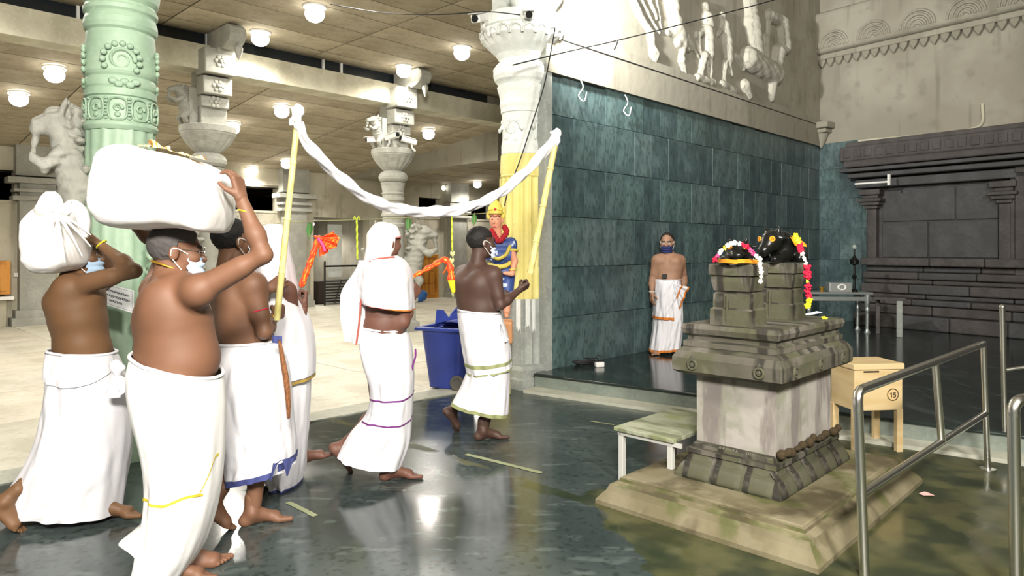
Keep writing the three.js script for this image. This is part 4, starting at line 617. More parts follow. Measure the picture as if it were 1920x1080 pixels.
// ------------------------------------------------------------------ wheeled bin, cables, strips, door and hall clutter
{
  const blue = std(0x2a3a86, 0.4), top = std(0x2f4090, 0.3), c = onFloor(842, 733), t = thing('wheeled_bin', 'dark blue wheeled bin with open lid behind the leading man', 'bin', c.add(V(0, 0, -0.2)), -0.35);
  const body = () => { const f = (u, v) => { const a = u * 6.283, w = mix(0.19, 0.26, v), dd = mix(0.17, 0.25, v), n = 6, ca = Math.cos(a), sa = Math.sin(a), r = Math.pow(Math.pow(Math.abs(ca), n) + Math.pow(Math.abs(sa), n), -1 / n); return V(ca * r * w, 0.02 + v * 0.62, sa * r * dd); }; return merge([grid(64, 8, f, true), new THREE.PlaneGeometry(0.36, 0.32).rotateX(-Math.PI / 2).translate(0, 0.03, 0)]); };
  obj('tub', body(), blue, t); obj('rim', [rbx(-0.29, 0.29, 0.63, 0.665, 0.22, 0.29, 0.01), rbx(-0.29, 0.29, 0.63, 0.665, -0.28, -0.22, 0.01), rbx(-0.29, -0.23, 0.63, 0.665, -0.25, 0.25, 0.01), rbx(0.23, 0.29, 0.63, 0.665, -0.25, 0.25, 0.01)].slice(0, 4), top, t).userData = {};
  const lid = extr([[-0.27, 0], [0.27, 0], [0.25, 0.06], [0.1, 0.1], [0.06, 0.14], [-0.02, 0.13], [-0.12, 0.05], [-0.2, 0.14], [-0.27, 0.14]], 0.02, 0.006); obj('lid', lid.rotateX(-0.25).translate(0, 0.665, -0.2), top, t);
  obj('lid_top', [grid(14, 6, (u, v) => V(-0.14 + u * 0.38, 0.672 + 0.05 * Math.sin(u * 3.1) + 0.005 * v, -0.16 + v * 0.32))], top, t);
  obj('handle', [tube([V(-0.14, 0.72, -0.28), V(-0.06, 0.82, -0.3), V(-0.02, 0.82, -0.3), V(0.0, 0.76, -0.28)], 0.02, 8)], top, t);
  for (const s of [-1, 1]) { const w = obj('wheel', [uvBox(new THREE.TorusGeometry(0.062, 0.024, 10, 24)), rod(V(0, 0, -0.015), V(0, 0, 0.015), 0.05, 0.05, 20)], M.greyRub ??= std(0x55524c, 0.8), t); w.position.set(0.17, 0.086, s * 0.2); }
  // cable heap and adapter on the platform
  const cb = onFloor(1085, 683, PH), pts = []; for (let i = 0; i < 26; i++) { const a = i * 1.1; pts.push(V(Math.cos(a) * rr(0.05, 0.26) + 0.05, rr(0.012, 0.07), Math.sin(a) * rr(0.03, 0.12))); }
  const q = tag(obj('cable_heap', tube(pts, 0.007, 6, 220), M.wire), 'tangled heap of black cable on the platform by the wall', 'cable'); q.position.copy(cb);
  tag(obj('trailing_cable', tube([onFloor(960, 722).setY(0.02), onFloor(985, 728).setY(0.02), onFloor(1000, 712).setY(0.18), onFloor(1010, 690, PH).setY(PH + 0.01), onFloor(1022, 684, PH).setY(PH + 0.05), onFloor(1040, 681, PH).setY(PH + 0.03), onFloor(1060, 686, PH).setY(PH + 0.012)], 0.007, 6, 90), M.wire), 'black cable trailing over the platform step to the pillar', 'cable');
  const ad = thing('power_adapter', 'white power adapter beside the cable heap', 'adapter', onFloor(1124, 688, PH), 0.3); obj('case', [rbx(-0.05, 0.05, 0, 0.055, -0.03, 0.03, 0.01)], M.whitePlastic, ad); obj('lead', [tube([V(0.05, 0.03, 0), V(0.06, 0.1, -0.02), V(0, 0.12, -0.05), V(-0.06, 0.05, -0.04)], 0.006, 6)], M.wire, ad);
  // faded tape strips on the dark floor
  const tape = std(0x8d9472, 0.7); const strip = (x0, y0, x1, y1, w, l) => { const a = onFloor(x0, y0), b = onFloor(x1, y1), d = b.clone().sub(a).normalize(), n = V(-d.z, 0, d.x).multiplyScalar(w / 2); tag(obj('floor_tape', grid(24, 1, (u, v) => a.clone().lerp(b, u).addScaledVector(n, (v * 2 - 1) * (0.75 + 0.25 * n3(u * 12, v * 9, 4))).setY(0.0025)), tape), l, 'tape', 'faded tape strips on the floor'); };
  strip(874, 852, 1016, 887, 0.05, 'long faded yellow tape strip on the floor before the leading man'); strip(540, 942, 592, 968, 0.04, 'short faded tape strip near the blue hemmed man'); strip(1108, 790, 1152, 797, 0.03, 'thin faded tape strip left of the low table');
  // wooden door in the far wall
  const u = (x) => { const k = (x - 960) / F; return WV / (0.6988 - 0.7153 * k) * (0.6988 * k + 0.7153); };
  const w1 = M.doorWood = std(0xffffff, 0.5, { map: tex(256, 256, (a, b) => mixc(hx(0xc98a35), hx(0xa96d22), sstep(0.4, 0.7, fbm(a * 20, b * 2.5, 2, 3)))) });
  const dr = struct('door_1', 'closed orange brown wooden panel door in the far wall', [hb(u(788), u(815), 0, 1.22, WV - 0.05, WV + 0.02)], w1, null, TH), du = u(788), dw = u(815) - u(788);
  obj('door_frame', [hb(du - 0.08, du, 0, 1.3, WV - 0.09, WV), hb(du + dw, du + dw + 0.08, 0, 1.3, WV - 0.09, WV), hb(du - 0.08, du + dw + 0.08, 1.22, 1.3, WV - 0.09, WV)].slice(2), w1, dr); for (const s of [-0.04, dw + 0.04]) obj('door_jamb', [hb(du + s - 0.04, du + s + 0.04, 0, 1.22, WV - 0.09, WV)], w1, dr);
  for (const y of [0.08, 0.46, 0.84]) for (const s of [0.04, dw / 2 + 0.02]) obj('door_panel', [rbx(du + s, du + s + dw / 2 - 0.06, y, y + 0.32, WV * -1 + 0.045, WV * -1 + 0.066, 0.008)], w1, dr);
  // blue sheet crumpled on the hall floor
  const bs = onFloor(781, 566); tag(obj('blue_sheet', netSDF(((f) => (x, y, z) => f(x, y, z) + 0.05 * (fbm(x * 7 + 5, y * 7, z * 7, 3) - 0.5))(blend([el([0, 0.1, 0], [0.26, 0.16, 0.18]), el([0.16, 0.2, 0], [0.14, 0.12, 0.12]), el([-0.2, 0.05, 0], [0.14, 0.08, 0.12])], 0.06)), [-0.5, -0.02, -0.35], [0.5, 0.5, 0.35], 0.022), std(0x2f66ad, 0.6)), 'crumpled blue plastic sheet by the wooden door', 'sheet').position.copy(bs).add(V(0, 0.02, 0));
  // gate, pipes and pale board in the passage
  const gt = thing('metal_gate', 'dark metal barrier with rods across the passage', 'gate', UV(u(602), WV - 0.15), TH), gl = u(690) - u(602), mm = std(0x2f2c28, 0.5, { metalness: 0.5 });
  for (let i = 0; i < 9; i++) obj('bar', [rod(V(0.02, 0.06 + i * 0.075, 0), V(gl, 0.06 + i * 0.075, 0), 0.016)], M.dullSteel, gt); obj('rail', [rod(V(0, 1.02, 0), V(gl, 1.02, 0), 0.025)], mm, gt); for (const x of [0.02, gl - 0.02]) obj('upright', [rod(V(x, 0, 0), V(x, 1.15, 0), 0.025)], mm, gt); obj('brace', [rod(V(0.3, 0.05, 0.03), V(0.5, 0.66, 0.03), 0.016)], mm, gt);
  tag(obj('pale_board', hb(0, 0.42, 0.7, 2.15, 0, 0.05), M.whitePaint), 'pale upright board standing inside the passage', 'board').position.copy(UV(u(650) - 0.2, WV + 0.6)); scene.children[scene.children.length - 1].rotation.y = TH;
  tag(obj('dark_crate', rbx(0, 1.1, 0, 0.6, -0.5, 0, 0.02), std(0x3a312b, 0.8)), 'dark crate behind the metal barrier', 'crate').position.copy(UV(u(612), WV + 0.4, 0)); scene.children[scene.children.length - 1].rotation.y = TH;
  // shelf at the far left and switch plate
  const shf = thing('wooden_cabinet', 'small orange wooden cabinet at the left edge of the hall', 'cabinet', UV(u(-40), WV, 0), TH), su = u(14) - u(-40); obj('carcass', [rbx(0, su, 0.62, 1.26, 0.0, 0.3, 0.01)], w1, shf); obj('shelf_edge', [rbx(0, su + 0.05, 0.52, 0.58, 0, 0.34, 0.005)], M.whitePlastic, shf); obj('support', [rbx(0.05, su - 0.05, 0, 0.52, 0.02, 0.2, 0.01)], M.concrete, shf); obj('door_panel', [rbx(0.06, su - 0.06, 0.68, 1.2, 0.29, 0.315, 0.008)], w1, shf);
  tag(obj('switch_plate', rbx(-0.08, 0.08, 0.94, 1.02, 0, 0.03, 0.006), M.whitePlastic), 'white switch plate on the far wall pilaster', 'switch').position.copy(UV(u(34), WV - 0.02)); scene.children[scene.children.length - 1].rotation.y = TH;
}
// ------------------------------------------------------------------ people
const skinMat = phys(0xffffff, 0.6, { vertexColors: true, sheen: 0.1, sheenRoughness: 0.5, sheenColor: new THREE.Color(0.5, 0.3, 0.2) });
const basis = (Y, Z) => { const y = Y.clone().normalize(), z = Z.clone().addScaledVector(y, -Z.dot(y)).normalize(), x = y.clone().cross(z); return new THREE.Matrix4().makeBasis(x, y, z); };
const tone = (c, k = 0.16) => { const b = lin(c); return (x, y, z) => { const n = 1 + k * (fbm(x * 9 + 20, y * 9, z * 9, 3) - 0.5) * 2; return [b[0] * n, b[1] * n, b[2] * n]; }; };
function handGeo(o, tn) {
  const sd = o.side ?? 1, K = o.curl ?? [0.3, 0.4, 0.3], P = [];
  const kx = [0.031, 0.011, -0.01, -0.029], L = [0.068, 0.077, 0.071, 0.056], ky = [0.086, 0.09, 0.086, 0.078];
  P.push(rc([0, -0.03, 0], [0, 0.01, 0], 0.026, 0.024));
  kx.forEach((x, i) => { P.push(rc([x * 0.55, 0.005, 0], [x, ky[i], 0], 0.0165, 0.0125)); });
  const base = blend(P, 0.012), F4 = [];
  kx.forEach((x, i) => { let a = 0, p = [x, ky[i], 0]; const lens = [0.46, 0.3, 0.24], c = (o.fingers?.[i]) ?? K; lens.forEach((f, j) => { a += c[j]; const q = [p[0] + (x * 0.12 * (o.spread ?? 1)) * f, p[1] + Math.cos(a) * L[i] * f, p[2] + Math.sin(a) * L[i] * f]; F4.push(rc(p, q, 0.0098 - j * 0.001, 0.0092 - j * 0.0012)); p = q; }); });
  const th = o.thumb ?? [0.7, 0.55, 0.35], t0 = [0.024, 0.02, 0.006], n = Math.hypot(...th), t1 = t0.map((v, i) => v + th[i] / n * 0.045), td = o.thumb2 ?? [0.2, 0.9, 0.5], m = Math.hypot(...td), t2 = t1.map((v, i) => v + td[i] / m * 0.036);
  F4.push(rc(t0, t1, 0.015, 0.0115), rc(t1, t2, 0.0112, 0.009));
  const f = (x, y, z) => { let d = base(x, y, z), e = 1; for (const q of F4) e = Math.min(e, q(x, y, z)); return smin(d, e, 0.008); };
  const g = netSDF(f, [-0.075, -0.06, -0.04], [0.09, 0.185, 0.12], 0.0036, tn);
  if (sd < 0) { g.scale(-1, 1, 1); const ix = g.index.array; for (let i = 0; i < ix.length; i += 3) { const t = ix[i]; ix[i] = ix[i + 1]; ix[i + 1] = t; } const nn = g.attributes.normal; }
  return g.applyMatrix4(basis(o.dir, o.palm)).translate(o.at.x, o.at.y, o.at.z);
}
function footGeo(a, yaw, pitch, tn, side) {
  const P = [el([0, -0.05, -0.045], [0.031, 0.033, 0.036]), rc([0, 0.07, -0.012], [0, -0.02, -0.014], 0.036, 0.036), rc([0, -0.012, 0.0], [0, -0.05, 0.105], 0.036, 0.026), rc([-0.02, -0.058, 0.115], [0.024, -0.058, 0.12], 0.023, 0.022), rc([side * 0.016, -0.056, -0.03], [side * 0.022, -0.06, 0.1], 0.022, 0.02), el([0.034, -0.005, -0.012], [0.012, 0.014, 0.014]), el([-0.034, -0.005, -0.012], [0.012, 0.014, 0.014])];
  const f0 = blend(P, 0.03), T = []; for (let i = 0; i < 5; i++) { const x = -side * (0.034 - i * 0.0165), l = [0.062, 0.058, 0.052, 0.044, 0.034][i], r = [0.0145, 0.0105, 0.01, 0.0095, 0.009][i]; T.push(rc([x, -0.064, 0.125 - i * 0.006], [x * 1.1, -0.068, 0.125 - i * 0.006 + l], r + 0.002, r)); }
  const f = (x, y, z) => { let e = 1; for (const q of T) e = Math.min(e, q(x, y, z)); return Math.max(smin(f0(x, y, z), e, 0.01), -0.081 - y); };
  const g = netSDF(f, [-0.07, -0.09, -0.1], [0.07, 0.12, 0.21], 0.0055, tn);
  return g.rotateX(pitch).rotateY(yaw).translate(a.x, a.y, a.z);
}
const headBase = (() => {
  const P = [el([0, 0.03, -0.015], [0.073, 0.084, 0.094]), el([0, -0.02, 0.028], [0.06, 0.085, 0.062]), rc([0, -0.09, 0.062], [0, -0.07, 0.02], 0.024, 0.045), rc([0.036, -0.02, 0.06], [-0.036, -0.02, 0.06], 0.028), rc([-0.034, 0.024, 0.08], [0.034, 0.024, 0.08], 0.012), wk(rc([0, 0.012, 0.086], [0, -0.024, 0.107], 0.009, 0.013), 0.012), wk(el([0.013, -0.029, 0.095], [0.01, 0.008, 0.011]), 0.008), wk(el([-0.013, -0.029, 0.095], [0.01, 0.008, 0.011]), 0.008), wk(rc([-0.02, -0.056, 0.085], [0.02, -0.056, 0.085], 0.007), 0.008), wk(rc([-0.017, -0.066, 0.084], [0.017, -0.066, 0.084], 0.008), 0.008),
    wk(el([0.076, -0.006, -0.012], [0.011, 0.031, 0.02]), 0.01), wk(el([-0.076, -0.006, -0.012], [0.011, 0.031, 0.02]), 0.01), rc([0, -0.06, -0.025], [0, -0.17, -0.04], 0.05, 0.056)];
  const f = blend(P, 0.025), e1 = el([0.031, 0.006, 0.094], [0.017, 0.009, 0.014]), e2 = el([-0.031, 0.006, 0.094], [0.017, 0.009, 0.014]), b1 = el([0.031, 0.005, 0.076], [0.0125, 0.0125, 0.0125]), b2 = el([-0.031, 0.005, 0.076], [0.0125, 0.0125, 0.0125]);
  return (x, y, z) => { let d = f(x, y, z); d = -smin(-d, Math.min(e1(x, y, z), e2(x, y, z)), 0.008); return Math.min(d, b1(x, y, z), b2(x, y, z)); };
})();
const headGeo0 = netSDF(headBase, [-0.1, -0.19, -0.13], [0.1, 0.13, 0.13], 0.0042);
function headCol(g, c) {
  const p = g.attributes.position, cl = new Float32Array(p.count * 3), b = lin(c), tn = tone(c);
  for (let i = 0; i < p.count; i++) { const x = p.getX(i), y = p.getY(i), z = p.getZ(i); let q = tn(x, y, z); const ex = Math.hypot((Math.abs(x) - 0.031) / 0.0125, (y - 0.005) / 0.0075);
    if (z > 0.075 && ex < 0.95) q = Math.hypot(Math.abs(x) - 0.031, y - 0.005) < 0.0055 ? [0.02, 0.012, 0.01] : [0.6, 0.58, 0.54];
    else if (z > 0.07 && Math.abs(y - 0.026) < 0.005 && Math.abs(Math.abs(x) - 0.032) < 0.019) q = [0.02, 0.016, 0.014];
    else if (z > 0.07 && y < -0.049 && y > -0.074 && Math.abs(x) < 0.024) q = [b[0] * 0.75, b[1] * 0.55, b[2] * 0.55];
    cl.set(q, i * 3); }
  g.setAttribute('color', new THREE.BufferAttribute(cl, 3)); return g;
}
function hairGeo(kind) {
  const s = el([0, 0.032, -0.018], [0.08, 0.09, 0.1]), rec = kind === 'receding' ? 0.03 : 0.064;
  return netSDF((x, y, z) => { const d = s(x, y, z) - 0.002 + 0.006 * (fbm(x * 60 + 9, y * 60, z * 60, 2) - 0.5); return Math.max(d, Math.min(Math.max(z - 0.0, -0.078 - y + 0.03 * sstep(-0.05, 0, z)), Math.max(z - rec - (y - 0.05) * 0.25, (kind === 'receding' ? 0.05 : 0.042) - y))); }, [-0.1, -0.08, -0.14], [0.1, 0.14, 0.12], 0.0046);
}
const hairs = { full: hairGeo('full'), receding: hairGeo('receding') };
function person(o) {
  const Q = (a) => a.isVector3 ? a : px(a[0], a[1], o.D - (a[2] ?? 0));
  const P = Q(o.pelvis), N = Q(o.neck), org = P.clone().setY(o.ground ?? 0), ga = o.yaw * Math.PI / 180, fw = V(Math.sin(ga), 0, -Math.cos(ga)), R = V(Math.cos(ga), 0, Math.sin(ga)), T = N.clone().sub(P), k = o.bulk ?? 1, tn = tone(o.skin);
  const t = thing('person', o.label, 'person', org), c = (h, s, f = 0) => P.clone().addScaledVector(T, h).addScaledVector(R, s).addScaledVector(fw, f), up = V(0, 1, 0);
  const S = o.shoulders ? o.shoulders.map(Q) : [N.clone().addScaledVector(R, 0.178).addScaledVector(up, -0.055), N.clone().addScaledVector(R, -0.178).addScaledVector(up, -0.055)];
  const L = [rc(c(0, -0.055), c(0, 0.055), 0.095 * k), rc(c(0.33, -0.065), c(0.33, 0.065), 0.098 * k), rc(c(0.6, -0.075), c(0.6, 0.075), 0.108), rc(c(0.8, -0.09), c(0.8, 0.09), 0.092), rc(S[0], S[1], 0.05), rc(c(1.02, 0.0), S[0].clone().lerp(N, 0.35), 0.05, 0.045), rc(c(1.02, 0), S[1].clone().lerp(N, 0.35), 0.05, 0.045), el(arr(c(0.74, 0.085, -0.06)), [0.07, 0.085, 0.07]), el(arr(c(0.74, -0.085, -0.06)), [0.07, 0.085, 0.07]), rc(c(0.84, 0.06, 0.07), c(0.84, 0.09, 0.06), 0.05), rc(c(0.84, -0.06, 0.07), c(0.84, -0.09, 0.06), 0.05)];
  if (o.belly) L.push(rc(c(0.22, -0.05, o.belly), c(0.22, 0.05, o.belly), 0.1), rc(c(0.05, -0.05, o.belly * 0.8), c(0.05, 0.05, o.belly * 0.8), 0.1));
  for (const [y, xl, xr, dp, dz] of o.torso ?? []) { const q = Q([(xl + xr) / 2, y, dz]); L.push(wk(el(arr(q), [(xr - xl) / 2 * o.D / F, o.th ?? 0.1, dp]), 0.07)); }
  const H = Q(o.head); L.push(wk(rc(c(0.97, 0), N.clone().lerp(H, 0.55), 0.062, 0.052), 0.05));
  const limbs = [], extra = [];
  o.arms.forEach((a, i) => { if (!a) return; const E = Q(a.e), W = Q(a.w), s = S[i], m = E.clone().lerp(W, 0.35); limbs.push(wk(el(arr(s), [0.058, 0.06, 0.058]), 0.06), wk(rc(s, E, 0.048, 0.037), 0.045), wk(rc(s.clone().lerp(E, 0.3), s.clone().lerp(E, 0.65), 0.046, 0.042), 0.03), wk(rc(E, m, 0.037, 0.039), 0.02), wk(rc(m, W, 0.039, 0.026), 0.03)); if (a.hand) extra.push(handGeo({ side: i ? -1 : 1, at: W, dir: W.clone().sub(E), palm: V(0, 0, -1), ...a.hand }, tn)); });
  (o.legs ?? []).forEach((g, i) => { const hp = P.clone().addScaledVector(R, i ? -0.09 : 0.09).addScaledVector(up, -0.06), K = Q(g.k), An = Q(g.a), m = K.clone().lerp(An, 0.3); limbs.push(wk(rc(hp, K, 0.08, 0.055), 0.05), wk(rc(K, m, 0.054, 0.054), 0.03), wk(rc(m, An, 0.054, 0.036), 0.03)); const fa = (g.yaw ?? o.yaw) * Math.PI / 180; extra.push(footGeo(An, Math.atan2(Math.sin(fa), -Math.cos(fa)), g.pitch ?? 0, tn, i ? -1 : 1)); });
  const f0 = blend([...L, ...limbs], 0.05), sp = rc(c(0.1, 0, -0.1 * k), c(0.95, 0, -0.11), 0.0);
  const f = (x, y, z) => { const s = sp(x, y, z); return f0(x, y, z) + 0.01 * Math.exp(-s * s / 0.0009); };
  const lo = [1e9, 1e9, 1e9], hi = [-1e9, -1e9, -1e9], see = (p, r = 0.16) => { const q = arr(p); for (let i = 0; i < 3; i++) { lo[i] = Math.min(lo[i], q[i] - r); hi[i] = Math.max(hi[i], q[i] + r); } };
  see(P, 0.26); see(N); see(S[0]); see(S[1]); see(c(0.3, 0, 0), 0.26); o.arms.forEach((a) => a && (see(Q(a.e), 0.09), see(Q(a.w), 0.07))); (o.legs ?? []).forEach((g) => { see(Q(g.k), 0.12); see(Q(g.a), 0.07); });
  const body = netSDF(f, lo, hi, 0.0115, tn);
  const hm = new THREE.Matrix4().compose(H, new THREE.Quaternion().setFromEuler(new THREE.Euler(o.headPitch ?? 0, (() => { const q = (o.headYaw ?? o.yaw) * Math.PI / 180; return Math.atan2(Math.sin(q), -Math.cos(q)); })(), o.headRoll ?? 0, 'YXZ')), V(1.06, 1.06, 1.06));
  const hg = headCol(headGeo0.clone(), o.skin).applyMatrix4(hm);
  obj('body', merge([body, hg, ...extra]).translate(-org.x, -org.y, -org.z), skinMat, t);
  const rel = (g) => g.translate(-org.x, -org.y, -org.z);
  if (o.hair) obj('hair', rel(hairs[o.hair[0]].clone().applyMatrix4(hm)), std(o.hair[1], 0.75, { bumpMap: fineN, bumpScale: 0.004 }), t);
  if (o.mask) { const mk = obj('face_mask', rel(merge([grid(20, 12, (u, v) => { const a = (u - 0.5) * 2.5, y = mix(-0.112, -0.016, v), bulge = 1.06 + 0.1 * Math.sin(v * 3.1) * Math.cos(a); return V(Math.sin(a) * 0.066 * bulge, y, 0.018 + Math.cos(a) * 0.08 * bulge + 0.006 * Math.sin(v * 20)); })]).applyMatrix4(hm)), std(o.mask, 0.85), t);
    obj('ear_loop', rel(merge([1, -1].flatMap((s) => [tube([V(s * 0.066, -0.005, 0.04), V(s * 0.082, 0.012, 0.0), V(s * 0.086, 0.01, -0.02), V(s * 0.082, -0.02, -0.02), V(s * 0.064, -0.09, 0.04)], 0.0025, 6, 30)])).applyMatrix4(hm)), M.whitePlastic, mk).userData = { label: 'pair of white ear loops' }; }
  return { t, org, rel, Q, hm, R, fw, P, N, S, D: o.D };
}
// a wrapped cloth: rows [[y, xl, xr, half depth?], ...] read down the photograph at distance D
function wrap(o) {
  const rs = o.rows, sd = o.seed ?? 1, at = (t) => { const k = t * (rs.length - 1), i = clamp(Math.floor(k), 0, rs.length - 2), f = k - i, g = (j) => { const a = rs[Math.max(0, i - 1)], b = rs[i], c = rs[i + 1], d = rs[Math.min(rs.length - 1, i + 2)], v = (r) => j === 3 ? (r[3] ?? o.depth ?? 0.17) : r[j]; const p0 = v(a), p1 = v(b), p2 = v(c), p3 = v(d); return p1 + 0.5 * f * (p2 - p0 + f * (2 * p0 - 5 * p1 + 4 * p2 - p3 + f * (3 * (p1 - p2) + p3 - p0))); }; return [g(0), g(1), g(2), g(3) + 0.016 + 0.018 * sstep(0, 0.22, t)]; };
  const s = o.D / F, amp = o.fold ?? 1;
  return (ph, t, off = 0) => {
    const [y, xl, xr, dp] = at(t), xc = (xl + xr) / 2, hw = (xr - xl) / 2 * s, ca = Math.cos(ph), sa = Math.sin(ph), n = mix(2.12, 2.35, sstep(0, 0.25, t)), r = Math.pow(Math.pow(Math.abs(ca), n) + Math.pow(Math.abs(sa), n), -1 / n);
    const tl = mix(o.topTilt ?? 0, o.hemTilt ?? 0, Math.pow(Math.max(t, 0), o.tp ?? 1.5));
    const pl = Math.sin(ph * 9 + sd * 3 + t * 3.5) * 0.5 + Math.sin(ph * 16 - t * 4 + sd) * 0.3 + Math.abs(Math.sin(ph * 5.5 + t * 5 + sd * 2)) * 0.7 + (fbm(ca * 2 + sd * 5 + 20, t * 5, sa * 2, 3) - 0.5) * 2.2;
    const dg = Math.pow(Math.max(0, Math.sin((t * 1.6 + ca * 0.9 + sd) * 7)), 4);
    const d = amp * (0.004 + 0.013 * t) * pl * (0.35 + 0.65 * Math.abs(sa)) + amp * 0.009 * dg * Math.abs(sa) + off;
    const p = px(xc, y + tl * ca, o.D - (o.dz ?? 0)); p.x += ca * (r * hw + d * 0.6 + 0.006 * (1 - sstep(0, 0.2, t))); p.z += sa * (r * dp + d); return p;
  };
}
function clothGeo(f, a = 160, b = 80, ph0 = 0, ph1 = 6.2832, t0 = 0, t1 = 1, off = 0) { const closed = ph1 - ph0 > 6.28; return grid(a, b, (u, v) => { const T0 = typeof t0 === 'function' ? t0(mix(ph0, ph1, u)) : t0, T1 = typeof t1 === 'function' ? t1(mix(ph0, ph1, u)) : t1; const p = f(mix(ph0, ph1, u), mix(T0, T1, v), off); p.s = u * 6; p.t = v * 4; return p; }, closed); }
// a soft bundle: outline radii round a centre, puffed in depth
function pillow(outline, D, depth, seed, wr = 0.012, e = 2.6) {
  const xs = outline.map((p) => p[0]), x0 = Math.min(...xs), x1 = Math.max(...xs), Df = D - depth * 0.75, Db = D + depth * 0.75;
  const W = outline.map((p) => V((p[0] - 960) * mix(Df, Db, (p[0] - x0) / (x1 - x0)) / F, EYE - (p[1] - HZ) * Df / F, -D)), cc = W.reduce((q, p) => q.addScaledVector(p, 1 / W.length), V(0, 0, 0)), pts = W.map((p) => p.clone().sub(cc)), cv = new THREE.CatmullRomCurve3(pts, true, 'centripetal'), N = 180, ring = cv.getPoints(N);
  return [cc, grid(N, 60, (u, v) => { const w = Math.cos(v * Math.PI), k = Math.pow(Math.max(0, 1 - Math.pow(Math.abs(w), e)), 1 / e), p = ring[Math.round(u * N) % N]; const d = k * wr * ((fbm(p.x * k * 6 + seed, p.y * k * 6, w * 3, 4) - 0.5) * 2 + 0.7 * Math.pow(Math.abs(Math.sin(p.x * k * 9 + p.y * k * 14 + seed + 3 * fbm(p.x * 5 + 4, p.y * 5, w * 2, 2))), 6)); return V(p.x * k, p.y * k, w * depth + (w > 0 ? d : -d)).multiplyScalar(1 + d * 0.4); }, true)];
}
M.dhotiA = std(0xdfdfe4, 0.92, { bumpMap: fineN, bumpScale: 0.0006 }); M.dhotiB = std(0xf0f0ee, 0.92, { bumpMap: fineN, bumpScale: 0.0006 });
M.purple = std(0x6a2170, 0.85); M.olive = std(0x8f9566, 0.85); M.yellowB = std(0xd9c63a, 0.8); M.navy = std(0x3a4276, 0.85); M.saffron = std(0xc9772a, 0.8); M.redB = std(0xb0574a, 0.85); M.goldB = std(0xb79a4a, 0.6, { metalness: 0.3 });
const dhoti = (p, o, mat = M.dhotiA) => { const f = wrap({ D: p.D, ...o }), m = obj(o.name ?? 'dhoti', p.rel(clothGeo(f)), mat, p.t); if (o.label) m.userData = { label: o.label };
  if (!o.noband) obj('waistband', p.rel(tube(Array.from({ length: 40 }, (_, i) => f(i / 40 * 6.2832, 0.004, 0.002)), 0.008, 8, 120, true)), mat, m); return [m, f]; };
const stripe = (p, m, f, tf, w, mat, a0 = -0.25, a1 = 3.4, name = 'border_stripe') => obj(name, p.rel(clothGeo(f, 120, 2, a0, a1, (q) => tf(q), (q) => tf(q) + w, 0.004)), mat, m);
const SK = { a: 0x6f5035, b: 0x74513c, c: 0x74523d, d: 0x664437, e: 0x4b352c, f: 0x98745c };
const fist = { curl: [1.25, 1.45, 0.9], thumb: [0.35, 0.55, 0.75], thumb2: [-0.6, 0.5, 0.5], spread: 0.2 };
{ // 1: far left, round bundle on the shoulder and head
  const p = person({ D: 3.85, yaw: 60, skin: SK.a, label: 'man at far left in plain white dhoti carrying a round white bundle on his head', torso: [[565, 90, 188, 0.15], [610, 100, 196, 0.13], [656, 105, 206, 0.13]], pelvis: [158, 690], neck: [140, 522], head: [150, 478, -0.02], headYaw: 70, bulk: 0.86, shoulders: [[128, 540, 0.12], [172, 536, -0.16]],
    arms: [{ e: [252, 508, 0.14], w: [192, 462, 0.02], hand: { side: 1, dir: V(-0.75, 0.6, -0.2), palm: V(-0.6, -0.2, 0.1), curl: [0.4, 0.5, 0.3] } }, { e: [215, 520, -0.3], w: [182, 470, -0.16], hand: { dir: V(-0.4, 0.9, 0), palm: V(-0.7, 0, 0.3) } }],
    legs: [{ k: [182, 830, 0.05], a: [196, 944, 0.05], yaw: 78 }, { k: [110, 850, 0.0], a: [14, 940, 0.22], yaw: 62, pitch: 0.85 }], hair: ['full', 0x151312], mask: 0xa9c4dd });
  const [m, f] = dhoti(p, { rows: [[658, 101, 208, 0.13], [690, 101, 218, 0.15], [740, 98, 233, 0.16], [800, 90, 236, 0.17], [860, 68, 231, 0.18], [910, 38, 225, 0.18], [952, 8, 219, 0.17]], topTilt: 4, hemTilt: 8, seed: 2, fold: 1.15 });
  obj('waist_fold', p.rel(clothGeo(f, 120, 14, 0.1, 3.3, 0.02, (q) => 0.13 + 0.12 * Math.sin(q), 0.014)), M.dhotiA, m);
  const kc = px(217, 684, 3.66), K = [rc(arr(kc), arr(px(220, 700, 3.66)), 0.028, 0.02), rc(arr(px(214, 690, 3.66)), arr(px(228, 690, 3.66)), 0.02)];
  obj('waist_knot', p.rel(netSDF(blend(K, 0.02), arr(kc.clone().addScalar(-0.12)), arr(kc.clone().addScalar(0.12)), 0.006)), M.dhotiA, m);
  obj('knot_tail', p.rel(grid(24, 20, (u, v) => { const a = px(218, 692, 3.66), x = mix(-4, mix(-16, 34, u), v), y = mix(2, 44 + 12 * Math.sin(u * 4) - 8 * u, v); return a.add(V(x * 0.0029, -y * 0.0029, 0.03 * Math.sin(u * 12) * v + 0.01)); })), M.dhotiA, m);
  obj('wrist_thread', p.rel(uvBox(new THREE.TorusGeometry(0.031, 0.004, 8, 24).applyMatrix4(basis(V(0.5, 0.3, 0.9), V(-0.7, 0.6, 0))).translate(...arr(px(190, 458, 3.83))))), M.yellow, p.t);
}
